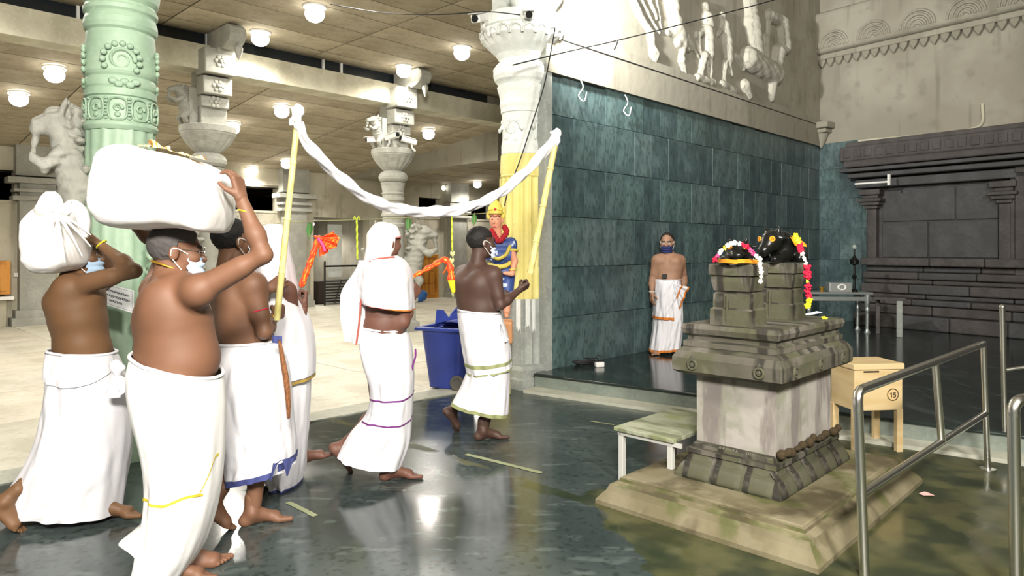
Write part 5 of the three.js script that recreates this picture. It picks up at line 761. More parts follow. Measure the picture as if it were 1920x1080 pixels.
{ // 2: nearest, large bundle on the head
  const p = person({ D: 3.1, yaw: 62, skin: SK.b, label: 'grey haired man in glasses and cream dhoti carrying the big white bundle', th: 0.14, torso: [[605, 253, 396, 0.15], [674, 258, 408, 0.163]], pelvis: [330, 690], neck: [320, 520], head: [332, 472], headYaw: 64, headPitch: 0.1, bulk: 1.05, belly: 0.03, shoulders: [[372, 545, 0.13], [292, 545, -0.17]],
    arms: [{ e: [494, 478, 0.12], w: [452, 372, 0.1], hand: { side: 1, dir: V(-0.2, 1, -0.05), palm: V(-0.85, 0.1, -0.2), curl: [0.5, 0.7, 0.4], thumb: [0.5, 0.5, 0.5], thumb2: [0.1, 0.8, 0.6] } }, { e: [312, 470, -0.34], w: [215, 385, -0.32], hand: { side: 1, dir: V(-0.6, 0.8, 0.3), palm: V(0.2, 0.2, 1), curl: [0.4, 0.5, 0.4] } }],
    legs: [{ k: [345, 880, 0.08], a: [318, 1060, 0.02], yaw: 70 }, { k: [330, 880, -0.1], a: [352, 1033, -0.15], yaw: 70 }], hair: ['full', 0x4e4a49], mask: 0xbcd3ea });
  const [m, f] = dhoti(p, { rows: [[682, 258, 408, 0.165], [720, 251, 413, 0.175], [780, 262, 413, 0.175], [850, 281, 409, 0.17], [910, 289, 404, 0.165], [970, 284, 392, 0.16], [1030, 272, 372, 0.15], [1076, 262, 346, 0.14]], topTilt: 24, hemTilt: -4, seed: 5, fold: 0.6, tp: 0.6 }, M.dhotiB);
  stripe(p, m, f, (q) => 0.574 - 0.02 * Math.cos(q) + 0.012 * Math.sin(q * 5), 0.012, M.yellowB, 0.5, 3.3); stripe(p, m, f, (q) => 0.41 + 0.16 * sstep(0.1, 0.75, q), 0.012, M.yellowB, 0.0, 0.62);
  obj('hem_swirl', p.rel(grid(24, 20, (u, v) => { const b = px(286, 960, 2.98); return b.add(V((-44 * v * Math.sin(0.35 + u * 2.5) - 6 * u + 4 * Math.sin(u * 11) * v) * 0.00238, (-84 * u - 14 * v) * 0.00238, 0.05 * Math.sin(v * 6 + u * 5) * v)); })), M.dhotiB, m);
  obj('neck_chain', p.rel(tube(Array.from({ length: 20 }, (_, i) => { const a = i / 20 * 6.283, q = p.N.clone().add(V(0, 0.045, 0)); return q.addScaledVector(p.R, Math.cos(a) * 0.078).addScaledVector(p.fw, Math.sin(a) * 0.078).add(V(0, -0.03 * Math.sin(a), 0)); }), 0.0045, 6, 100, true)), M.gold, p.t);
  obj('eyeglasses', p.rel(merge([uvBox(new THREE.TorusGeometry(0.024, 0.002, 6, 24).translate(0.031, 0.004, 0.104)), uvBox(new THREE.TorusGeometry(0.024, 0.002, 6, 24).translate(-0.031, 0.004, 0.104)), rod(V(-0.008, 0.008, 0.106), V(0.008, 0.008, 0.106), 0.002), rod(V(0.054, 0.01, 0.1), V(0.08, 0.014, -0.02), 0.002), rod(V(-0.054, 0.01, 0.1), V(-0.08, 0.014, -0.02), 0.002)]).applyMatrix4(p.hm)), M.steel, p.t);
  obj('wrist_thread', p.rel(uvBox(new THREE.TorusGeometry(0.034, 0.003, 8, 24).rotateX(Math.PI / 2).rotateZ(-0.2).translate(...arr(px(462, 396, 3.0))))), M.yellow, p.t);
}
{ // 3: black haired man with the left bamboo pole
  const p = person({ D: 3.82, yaw: 50, skin: SK.c, label: 'black haired bare backed man in navy hemmed dhoti holding the left bamboo pole', torso: [[560, 408, 496, 0.15], [600, 410, 492, 0.14], [638, 412, 512, 0.142]], pelvis: [462, 660], neck: [442, 508], head: [438, 452, -0.02], headYaw: 38, bulk: 0.95, shoulders: [[476, 535, 0.13], [414, 530, -0.13]],
    arms: [{ e: [496, 622, 0.14], w: [513, 596, -0.1], hand: { ...fist, side: 1, dir: V(0.3, 0.35, -0.85), palm: V(-0.85, 0.2, -0.3) } }, { e: [470, 590, -0.32], w: [505, 540, -0.28], hand: { ...fist, side: -1, dir: V(0.8, 0.45, 0.1), palm: V(0.1, -0.1, -1) } }],
    legs: [{ k: [485, 830, 0.06], a: [476, 956, 0.06], yaw: 62 }, { k: [445, 830, -0.02], a: [404, 940, 0.18], yaw: 60, pitch: 0.7 }], hair: ['full', 0x0d0c0d], mask: 0xcfd8e2 });
  const [m, f] = dhoti(p, { rows: [[640, 408, 516, 0.14], [680, 406, 532, 0.16], [740, 408, 542, 0.17], [800, 418, 546, 0.17], [850, 426, 550, 0.17], [885, 424, 550, 0.16]], topTilt: -2, hemTilt: -14, seed: 8, fold: 1 });
  stripe(p, m, f, (q) => 0.925, 0.085, M.navy, 0.9, 3.8, 'navy_hem'); stripe(p, m, f, (q) => 0.86, 0.08, M.navy, -0.6, 0.75, 'navy_hem');
  obj('waist_cloth', p.rel(clothGeo(f, 60, 3, 1.2, 3.6, -0.012, 0.02, -0.006)), M.navy, m);
  obj('tucked_end', p.rel(grid(8, 8, (u, v) => px(510 + u * 18, 628 + v * 14 + 3 * u, 3.6).add(V(0, 0, 0.01 * Math.sin(u * 5))))), M.navy, m);
  obj('hem_tail', p.rel(grid(14, 12, (u, v) => px(512 + u * 44 - v * 6, 868 + v * 34 * (0.5 + 0.5 * Math.sin(u * 9 + 1)) - u * 12, 3.62).add(V(0, 0, 0.02 * Math.sin(u * 9))))), M.navy, m);
  obj('side_border', p.rel(tube([px(524, 640, 3.6), px(531, 680, 3.59), px(537, 715, 3.59), px(540, 750, 3.59), px(541, 782, 3.6)], (t) => 0.009 + 0.007 * Math.sin(t * 3.1), 8, 50)), std(0x8b5a35, 0.7, { bumpMap: fineN, bumpScale: 0.01 }), m).userData = { label: 'brown patterned border hanging at the side' };
  obj('bracelet', p.rel(uvBox(new THREE.TorusGeometry(0.032, 0.005, 8, 24).applyMatrix4(basis(V(0.3, 0.35, -0.85).cross(V(0, 1, 0)), V(0.3, 0.35, -0.85))).translate(...arr(px(508, 600, 3.86))))), M.gold, p.t);
  obj('arm_thread', p.rel(uvBox(new THREE.TorusGeometry(0.046, 0.003, 8, 24).rotateX(Math.PI / 2).rotateZ(0.25).translate(...arr(px(487, 582, 3.68))))), M.red, p.t);
}
{ // 4: hooded in a long white cloth
  const p = person({ D: 4.42, yaw: 62, skin: SK.d, label: 'man hooded in a long white cloth with gold border raising an orange wrapped bundle', pelvis: [515, 690], shoulders: [[534, 548, 0.1], [490, 545, -0.1]], neck: [512, 525], head: [507, 474, 0.0], headYaw: 30,
    arms: [{ e: [556, 612, 0.0], w: [570, 574, -0.04], hand: { ...fist, side: 1, dir: V(0.1, 0.95, -0.2), palm: V(-0.9, 0.1, 0.2) } }, null],
    legs: [{ k: [548, 780, -0.1], a: [566, 850, -0.2], yaw: 60, pitch: -0.25 }, { k: [500, 810, 0.02], a: [486, 882, 0.02], yaw: 70 }] });
  const [m, f] = dhoti(p, { rows: [[680, 470, 580, 0.15], [740, 480, 578, 0.16], [800, 488, 574, 0.16], [870, 498, 568, 0.15], [905, 512, 562, 0.13]], hemTilt: -2, seed: 4, fold: 1.2 });
  stripe(p, m, f, () => 0.965, 0.05, M.navy, -0.6, 2.5, 'navy_hem');
  const [c, g] = dhoti(p, { name: 'hooded_cloak', noband: true, rows: [[420, 505, 523, 0.02], [426, 494, 531, 0.075], [445, 484, 537, 0.11], [475, 479, 541, 0.115], [505, 472, 546, 0.17], [535, 464, 551, 0.2], [570, 460, 562, 0.21], [610, 458, 577, 0.21], [650, 458, 585, 0.21], [690, 459, 587, 0.2], [718, 460, 585, 0.2]], hemTilt: -9, seed: 11, fold: 0.8, label: 'long white cloth over head and body' });
  stripe(p, c, g, () => 0.968, 0.028, M.goldB, -0.7, 3.3, 'gold_border'); stripe(p, c, g, () => 0.962, 0.004, M.blackPlastic, -0.7, 3.3, 'dark_line');
}
{ // 5: headscarf
  const D = 4.53, p = person({ D, yaw: 48, skin: SK.d, label: 'man in white headscarf and shoulder cloth with purple lined dhoti', torso: [[560, 680, 760, 0.15], [600, 678, 756, 0.15], [617, 677, 757, 0.152]], pelvis: [718, 640], neck: [712, 500], head: [722, 455], headYaw: 38, bulk: 1.05, shoulders: [[738, 524, 0.1], [682, 518, -0.14]],
    arms: [{ e: [757, 604, 0.1], w: [772, 558, -0.12], hand: { ...fist, side: 1, dir: V(0.35, 0.7, -0.5), palm: V(-0.6, 0.1, -0.7) } }, { e: [690, 590, -0.32], w: [735, 560, -0.4], hand: { ...fist, side: -1, dir: V(0.9, 0.2, 0.1), palm: V(0.2, -0.1, -1) } }],
    legs: [{ k: [738, 770, 0.05], a: [734, 876, 0.05], yaw: 72 }, { k: [712, 770, -0.02], a: [645, 838, -0.06], yaw: 60, pitch: 0.9 }] });
  const [m, f] = dhoti(p, { rows: [[614, 673, 760, 0.15], [640, 674, 770, 0.165], [690, 684, 775, 0.17], [735, 696, 774, 0.165], [780, 690, 771, 0.165], [820, 660, 768, 0.165], [862, 637, 752, 0.16]], topTilt: 4, hemTilt: 13, seed: 14, fold: 0.9 });
  for (const t0 of [0.515, 0.68]) stripe(p, m, f, (q) => t0 - 0.045 * Math.cos(q) + 0.012 * Math.sin(q * 2), 0.011, M.purple, -0.3, 2.75);
  obj('side_edge', p.rel(tube([px(779, 655, 4.5), px(779, 668, 4.48), px(774, 685, 4.48), px(771, 700, 4.5)], 0.006, 6)), M.purple, m);
  const [c, g] = dhoti(p, { name: 'shoulder_cloth', noband: true, rows: [[482, 700, 742, 0.1], [490, 684, 758, 0.18], [506, 676, 769, 0.22], [530, 674, 773, 0.23], [552, 675, 774, 0.23], [572, 677, 775, 0.22]], hemTilt: 9, topTilt: -3, seed: 21, fold: 0.9, label: 'white cloth round the shoulders' });
  stripe(p, c, g, () => 0.975, 0.03, M.saffron, -0.3, 1.3); stripe(p, c, g, () => 0.985, 0.018, M.redB, 1.3, 3.0); stripe(p, c, g, () => 0.01, 0.09, M.redB, 0.6, 2.9, 'neck_border');
  obj('hanging_end', p.rel(grid(20, 40, (u, v) => { const y = mix(488, 640, v), x0 = mix(672, 640, sstep(0, 0.45, v)) + 6 * sstep(0.7, 1, v), x1 = mix(698, 683, sstep(0, 0.3, v)); return px(mix(x0, x1, u), y + (v > 0.9 ? 6 * u : 0), D - 0.16).add(V(0, 0, 0.025 * Math.sin(u * 9 + v * 3))); })), M.dhotiA, c);
  obj('end_border', p.rel(tube([px(694, 490, D - 0.2), px(684, 515, D - 0.2), px(678, 550, D - 0.2), px(674, 600, D - 0.2), px(668, 645, D - 0.2)], 0.006, 6, 50)), M.redB, c);
  const Hs = [el([0, 0.03, -0.015], [0.086, 0.098, 0.107]), rc([0, -0.03, -0.045], [0, -0.11, -0.06], 0.075, 0.082), rc([0, 0.06, 0.05], [0, 0.045, 0.085], 0.05, 0.03)], hf = blend(Hs, 0.04);
  obj('headscarf', p.rel(netSDF((x, y, z) => Math.max(hf(x, y, z) + 0.0022 * Math.sin(y * 55 + z * 40), Math.min(z - 0.012, 0.03 - y + z * 0.08)), [-0.13, -0.22, -0.17], [0.13, 0.16, 0.14], 0.005).applyMatrix4(p.hm)), M.dhotiB, p.t);
  obj('scarf_edge', p.rel(tube([V(-0.075, 0.03, 0.03), V(-0.05, 0.034, 0.082), V(0, 0.036, 0.104), V(0.05, 0.034, 0.082), V(0.075, 0.03, 0.03)], 0.005, 6, 30).applyMatrix4(p.hm)), M.redB, p.t);
}
{ // 6: leading man with the right bamboo pole
  const p = person({ D: 5.46, yaw: 42, skin: SK.e, label: 'leading bare backed man in white mask and olive striped dhoti holding the right bamboo pole', torso: [[535, 856, 932, 0.15], [562, 860, 930, 0.14], [585, 864, 934, 0.152]], pelvis: [900, 606], neck: [892, 502], head: [903, 455], headYaw: 62, shoulders: [[925, 516, 0.12], [868, 514, -0.14]],
    arms: [{ e: [938, 572, 0.14], w: [972, 545, 0.0], hand: { ...fist, side: 1, dir: V(0.8, 0.45, -0.2), palm: V(-0.3, 0.75, -0.5) } }, { e: [900, 575, -0.33], w: [935, 560, -0.4], hand: { ...fist, side: -1, dir: V(0.8, 0.4, 0), palm: V(0, 0, -1) } }],
    legs: [{ k: [925, 715, 0.04], a: [907, 805, 0.04], yaw: 70 }, { k: [890, 715, -0.04], a: [850, 770, -0.16], yaw: 50, pitch: 0.9 }], hair: ['full', 0x141110], mask: 0xcfdcf0 });
  const [m, f] = dhoti(p, { rows: [[583, 861, 937, 0.15], [610, 861, 946, 0.165], [650, 868, 953, 0.17], [690, 877, 956, 0.17], [730, 866, 955, 0.17], [768, 847, 953, 0.165]], topTilt: 3, hemTilt: 12, seed: 31, fold: 0.9 });
  stripe(p, m, f, (q) => 0.955, 0.045, M.olive, -0.4, 3.5, 'olive_hem');
  const [m2, f2] = dhoti(p, { name: 'over_wrap', noband: true, rows: [[588, 859, 939, 0.16], [612, 860, 948, 0.175], [650, 867, 956, 0.18], [694, 876, 959, 0.18]], topTilt: 3, hemTilt: -5, seed: 35, fold: 0.8, label: 'shorter outer fold of the dhoti' });
  stripe(p, m2, f2, (q) => 0.955 + 0.03 * Math.sin(q), 0.045, M.olive, -0.3, 3.2); stripe(p, m2, f2, (q) => 0.82 + 0.03 * Math.sin(q), 0.045, M.olive, -0.3, 3.2);
  obj('tucked_end', p.rel(grid(10, 14, (u, v) => px(938 + u * 12 * v + 4 * v, 612 + v * 32 - u * 6, 5.3).add(V(0, 0, 0.02 * Math.sin(u * 8 + v * 3))))), M.dhotiA, m);
}
{ // 7: standing by the tiled wall
  const D = 8.75, p = person({ D, yaw: 196, ground: PH, skin: SK.f, label: 'man in navy mask and orange bordered dhoti standing by the tiled wall', torso: [[505, 1237, 1272, 0.1], [526, 1232, 1273, 0.13]], pelvis: [1254, 534], neck: [1253, 480], head: [1251, 455], headYaw: 200, headPitch: 0.12, bulk: 0.9, shoulders: [[1232, 489, 0], [1275, 489, 0]],
    arms: [{ e: [1223, 523, -0.02], w: [1222, 549, 0.06], hand: { dir: V(0, -1, 0.05), palm: V(0.9, 0, -0.3), curl: [0.25, 0.35, 0.3] } }, { e: [1283, 520, -0.04], w: [1282, 546, 0.0], hand: { dir: V(0, -1, 0.05), palm: V(-0.9, 0, -0.3), curl: [0.25, 0.35, 0.3] } }],
    legs: [{ k: [1240, 605, 0.02], a: [1233, 651, 0.04], yaw: 200 }, { k: [1264, 605, 0], a: [1266, 650, 0], yaw: 165 }], hair: ['receding', 0x17130f], mask: 0x232a5c });
  const [m, f] = dhoti(p, { rows: [[524, 1230, 1275, 0.13], [545, 1228, 1277, 0.145], [580, 1227, 1278, 0.15], [620, 1224, 1278, 0.15], [657, 1218, 1274, 0.15]], hemTilt: -2, seed: 41, fold: 1.5 });
  stripe(p, m, f, () => 0.955, 0.045, M.saffron, -0.5, 3.7, 'orange_hem');
  const [m2, f2] = dhoti(p, { name: 'over_wrap', noband: true, rows: [[525, 1229, 1275, 0.14], [545, 1227, 1274, 0.16], [575, 1226, 1268, 0.165], [597, 1225, 1265, 0.165]], topTilt: 1, hemTilt: 1, seed: 44, fold: 1.2, label: 'folded outer wrap' });
  stripe(p, m2, f2, () => 0.9, 0.1, M.saffron, 0.1, 3.3, 'orange_border');
  const fan = obj('fan_end', p.rel(grid(24, 20, (u, v) => px(1262 + v * (12 + 18 * (1 - u)), 532 + v * (6 + 42 * u), D - 0.2).add(V(0, 0, 0.03 * Math.sin(u * 16) * v)))), M.dhotiA, m2);
  obj('orange_edge', p.rel(grid(20, 2, (u, v) => px(1262 + (0.9 + 0.1 * v) * (12 + 18 * (1 - u)), 532 + (0.9 + 0.1 * v) * (6 + 42 * u), D - 0.205).add(V(0, 0, 0.03 * Math.sin(u * 16) * 0.95 + 0.006)))), M.saffron, fan); obj('orange_edge', p.rel(grid(20, 2, (u, v) => px(1262 + (0.5 + 0.1 * v) * (12 + 18 * (1 - u)), 532 + (0.5 + 0.1 * v) * (6 + 42 * u), D - 0.205).add(V(0, 0, 0.03 * Math.sin(u * 16) * 0.55 + 0.006)))), M.saffron, fan);
  obj('phone', p.rel(rbx(-0.03, 0.03, -0.02, 0.035, 0, 0.012, 0.004).translate(...arr(px(1246, 519, D - 0.15)))), M.blackPlastic, p.t).userData = { label: 'black phone tucked at the waist' };
  obj('bracelet', p.rel(uvBox(new THREE.TorusGeometry(0.032, 0.005, 8, 24).rotateX(Math.PI / 2).translate(...arr(px(1222, 547, D - 0.05))))), M.whitePlastic, p.t);
}
// ------------------------------------------------------------------ what they carry
M.bundle = std(0xf3f1ee, 0.9, { bumpMap: fineN, bumpScale: 0.001 });
{
  const [c, g] = pillow([[165, 318], [178, 292], [205, 272], [245, 266], [300, 276], [345, 284], [395, 295], [432, 318], [446, 345], [449, 385], [443, 415], [432, 434], [400, 432], [350, 426], [290, 428], [230, 428], [190, 420], [166, 400], [157, 365], [158, 338]], 3.05, 0.22, 3, 0.012, 4.5);
  const t = thing('cloth_bundle', 'large white cloth bundle with orange printed ends on the grey haired man\'s head', 'bundle', c);
  obj('wrapping', g, M.bundle, t);
  const pr = std(0xffffff, 0.85, { map: tex(128, 128, (u, v) => { const a = Math.sin(u * 25 + 3 * fbm(u * 6, v * 6, 1, 2)); return a > 0.55 ? hx(0xe09a25) : a > 0.45 ? hx(0x4a3a2a) : a < -0.75 ? hx(0xf3cf6a) : hx(0xf7f3ea); }) });
  for (const [x0, y0, x1, y1, h, s] of [[282, 276, 316, 280, 15, 1], [312, 282, 345, 292, 9, 2], [350, 292, 384, 300, 8, 3], [262, 272, 284, 276, 4, 4]]) obj('printed_end', grid(20, 14, (u, v) => { const a = Math.PI * v, q = px(mix(x0, x1, u) + 4 * Math.sin(v * 5 + s), mix(y0, y1, u) - h * Math.sin(a) * (0.6 + 0.4 * Math.sin(u * 5 + s)), 3.02 - 0.1 * Math.cos(a)); return q.sub(c); }), pr, t).userData = { label: 'orange printed cloth end' };
}
{
  const [c, g] = pillow([[30, 458], [36, 425], [52, 402], [75, 388], [96, 384], [118, 392], [140, 398], [158, 412], [172, 440], [179, 462], [172, 495], [150, 506], [110, 513], [68, 514], [52, 505], [40, 482]], 3.72, 0.19, 9, 0.02, 3.2);
  const t = thing('cloth_bundle', 'smaller round white bundle with knotted top on the far left man', 'bundle', c); obj('wrapping', g, M.bundle, t);
  obj('knot_ear', tube([px(70, 402, 3.6), px(84, 388, 3.56), px(96, 372, 3.58), px(106, 384, 3.6), px(112, 400, 3.6)].map((p) => p.sub(c)), (s) => 0.022 + 0.02 * Math.sin(s * 3.1), 10, 40), M.bundle, t);
  obj('knot_ear', tube([px(122, 404, 3.6), px(126, 392, 3.56), px(136, 386, 3.58), px(148, 394, 3.58), px(158, 416, 3.58), px(160, 440, 3.6)].map((p) => p.sub(c)), (s) => 0.018 + 0.016 * Math.sin(s * 3.1), 10, 50), M.bundle, t);
  for (let i = 0; i < 7; i++) { const e = [[46, 430], [52, 470], [84, 490], [118, 492], [150, 480], [166, 462], [166, 440]][i]; obj('gathered_fold', tube([px(98, 392, 3.6), px(mix(98, e[0], 0.3), mix(394, e[1], 0.25), 3.545), px(mix(98, e[0], 0.65), mix(394, e[1], 0.6), 3.535), px(e[0], e[1], 3.55)].map((p) => p.sub(c)), (s) => 0.01 * (1 - s) + 0.003, 8, 30).translate(0, 0, -0.018), M.bundle, t); }
}
M.bamboo = std(0xffffff, 0.5, { map: tex(64, 256, (u, v) => mixc(hx(0xd8cf8a), hx(0xc2b56c), sstep(0.4, 0.7, fbm(u * 6, v * 20, 2, 3)))) });
function pole(a, b, r, n, label) {
  const t = thing('bamboo_pole', label, 'pole', a), d = b.clone().sub(a), u = d.clone().normalize();
  obj('cane', rod(V(0, 0, 0), d, r, r * 0.9, 16), M.bamboo, t);
  for (let i = 1; i < n; i++) obj('node', [turned([[r * 0.98, -0.008], [r * 1.16, 0], [r * 0.98, 0.008]], 16, null, false).applyQuaternion(new THREE.Quaternion().setFromUnitVectors(V(0, 1, 0), u)).translate(...arr(d.clone().multiplyScalar(i / n + 0.02 * Math.sin(i * 5))))], M.bamboo, t);
  return [t, d, u];
}
const PL0 = px(519, 600, 3.72), PL1 = px(559, 214, 3.72), PR0 = px(994, 512, 5.38), PR1 = px(1044, 256, 5.38);
pole(PL0, PL1, 0.0175, 4, 'thin pale bamboo pole raised by the black haired man'); pole(PR0, PR1, 0.026, 4, 'thicker bamboo pole raised by the leading man');
{
  const P = [[559, 232, 3.7], [572, 262, 3.75], [600, 296, 3.85], [640, 334, 4.0], [690, 371, 4.2], [740, 390, 4.4], [790, 397, 4.6], [840, 396, 4.75], [885, 386, 4.9], [930, 366, 5.05], [970, 336, 5.2], [1005, 302, 5.3], [1030, 272, 5.36], [1043, 256, 5.37]].map((q) => px(...q));
  const t = thing('cloth_swag', 'twisted white cloth slung between the two bamboo poles', 'cloth', P[0]), rel = P.map((p) => p.clone().sub(P[0])), c = new THREE.CatmullRomCurve3(rel);
  const up = V(0, 1, 0);
  obj('cloth_rope', grid(28, 220, (u, v) => { const q = c.getPointAt(v), tn = c.getTangentAt(v), n = tn.clone().cross(V(0, 0, 1)).normalize(), b = tn.clone().cross(n), ph = u * 6.2832, r = (0.027 + 0.007 * sstep(0, 0.5, v)) * (1 + 0.16 * Math.sin(3 * ph + v * 60) + 0.08 * Math.sin(5 * ph - v * 40) + 0.3 * (n3(v * 30, 2, 2) - 0.5)); return q.addScaledVector(n, Math.cos(ph) * r).addScaledVector(b, Math.sin(ph) * r); }, true), M.dhotiA, t);
  const knot = (p, s, tail) => { const o = p.clone().sub(P[0]); const K = [el([0, 0, 0], [0.03, 0.036, 0.03]), el([0.004, 0.03, 0], [0.034, 0.024, 0.03]), rc([-0.01, -0.01, 0.02], tail, 0.016, 0.01), rc([0.01, -0.02, 0.02], [0.004, -0.07, 0.02], 0.02, 0.014)]; const f = blend(K, 0.012); obj('pole_knot', netSDF((x, y, z) => f(x, y, z) + 0.004 * Math.sin(x * 130 + y * 90), [-0.1, -0.12, -0.07], [0.1, 0.1, 0.09], 0.005).scale(s, s, s).translate(o.x, o.y, o.z), M.dhotiA, t); };
  knot(PL1.clone().add(V(-0.003, 0.0, 0)), 1.0, [-0.034, -0.06, 0.02]); knot(PR1.clone().add(V(0, 0.01, 0)), 1.0, [-0.05, 0.02, 0.02]);
}
// wrapped festive cloths held by two of the men
M.festive = std(0xffffff, 0.55, { map: tex(256, 256, (u, v) => { const n = fbm(u * 18, v * 18, 3, 3, 18); return n > 0.67 ? hx(0xf0a52a) : mixc(hx(0xd9361c), hx(0xe85a1e), sstep(0.3, 0.6, n)); }) });
{
  const D = 4.44, a = px(566, 534, D), b = px(598, 446, D), t = thing('wrapped_torch', 'orange and red cloth wrapped stick with fan end raised by the hooded man', 'ritual stick', a), d = b.clone().sub(a);
  obj('wrapped_stick', tube([V(0, 0, 0), d.clone().multiplyScalar(0.5), d], (s) => 0.02 + 0.002 * Math.sin(s * 30), 12, 40), M.festive, t);
  obj('fan_end', grid(28, 12, (u, v) => { const an = 0.45 - u * 2.0, r = v * 0.125 * (1 - 0.1 * Math.cos(u * 9)); return d.clone().add(V(Math.cos(an) * r * 0.95, Math.sin(an) * r * 0.9, 0.03 * Math.sin(u * 22) * v)); }), M.festive, t);
  obj('pink_ribbon', tube([d.clone().add(V(0.01, -0.01, 0.04)), d.clone().add(V(0.04, -0.05, 0.05)), d.clone().add(V(0.05, -0.08, 0.05))], 0.01, 8), M.pink, t);
  obj('tie', uvBox(new THREE.TorusGeometry(0.026, 0.008, 8, 20).rotateX(Math.PI / 2).rotateZ(-0.35).translate(d.x, d.y, d.z)), M.festive, t);
}
{
  const D = 4.62, pts = [[765, 524], [790, 510], [812, 498], [832, 487], [840, 492], [845, 508], [846, 524]].map((q) => px(q[0], q[1], D)), t = thing('wrapped_stick', 'red and gold wrapped stick with drooping end held by the headscarf man', 'ritual stick', pts[0]), r = pts.map((p) => p.clone().sub(pts[0]));
  obj('wrapped_cloth', tube(r, (s) => 0.012 + 0.012 * s + 0.004 * Math.sin(s * 40), 12, 60), M.festive, t);
  obj('yellow_tip', tube([r[6], px(848, 535, D).sub(pts[0]), px(850, 546, D).sub(pts[0])], (s) => 0.026 - 0.012 * s, 10, 20), M.yellow, t);
  obj('loose_ends', tube([px(838, 500, D).sub(pts[0]), px(834, 508, D).sub(pts[0]), px(831, 512, D).sub(pts[0])], 0.005, 6), M.festive, t);
}
// ------------------------------------------------------------------ toran string with leaves and tinsel between the pillars
{
  const v0 = 5.9, sp = [[290, 436], [420, 428], [560, 416], [669, 412], [770, 408], [847, 404], [905, 400], [936, 398]].map((q) => onV(q[0], q[1], v0));
  tag(obj('toran_string', tube(sp, 0.004, 6, 120), std(0x9a9a70, 0.8)), 'thin string stretched between the green and yellow pillars', 'string');
  const lf = (len, w) => grid(10, 16, (u, v) => { const k = Math.sin(Math.PI * Math.pow(v, 0.75)) * w; return V((u - 0.5) * 2 * k, -v * len, 0.012 * Math.abs(u - 0.5) * 2 + 0.02 * v * v); });
  const leaf = (x, y, len, l) => { const p = onV(x, y, v0), t = thing('mango_leaf', l, 'leaf', p, -0.3); obj('blade', lf(len, 0.035), M.leaf, t); obj('midrib', tube([V(0, 0.01, 0.004), V(0, -len * 0.5, 0.008), V(0, -len * 0.95, 0.022)], 0.003, 5), M.olive, t); };
  leaf(582, 416, 0.16, 'mango leaf on the string near the left pole'); leaf(767, 408, 0.15, 'mango leaf on the string right of the headscarf man'); leaf(890, 401, 0.14, 'mango leaf on the string beside the crowned statue');
  const tin = (x, y0, y1, l) => { const a = onV(x, y0, v0), b = onV(x + 1, y1, v0), t = thing('tinsel_strip', l, 'strip', a), d = b.clone().sub(a); obj('ribbon', grid(4, 40, (u, v) => d.clone().multiplyScalar(v).add(V((u - 0.5) * 0.018, 0, 0.008 * Math.sin(v * 30)))), std(0xc9d83a, 0.5), t); obj('bow', tube([V(-0.03, 0.0, 0.01), V(-0.02, 0.03, 0.01), V(0, 0, 0.012), V(0.02, 0.03, 0.01), V(0.03, 0, 0.01)], 0.005, 6), std(0xc9d83a, 0.5), t); return [t, d]; };
  tin(669, 412, 486, 'plain lime tinsel strip hanging behind the headscarf man');
  const [g, d] = tin(847, 404, 470, 'lime tinsel strip ending in a string of pale buds');
  for (let i = 0; i < 7; i++) { const q = obj('bud', merge([ball(V(-0.015, 0, 0), [0.014, 0.026, 0.01], 8), ball(V(0.015, 0, 0), [0.014, 0.026, 0.01], 8), ball(V(0, -0.016, 0.008), [0.012, 0.028, 0.01], 8)]), std(0xd9dca0, 0.7), g); q.position.copy(d).add(V(rr(-0.006, 0.006), -0.03 - i * 0.075, 0)); q.rotation.y = rr(0, 3); }
  obj('bud_thread', tube([d, d.clone().add(V(0, -0.28, 0)), d.clone().add(V(0, -0.56, 0))], 0.003, 5), M.olive, g);
}
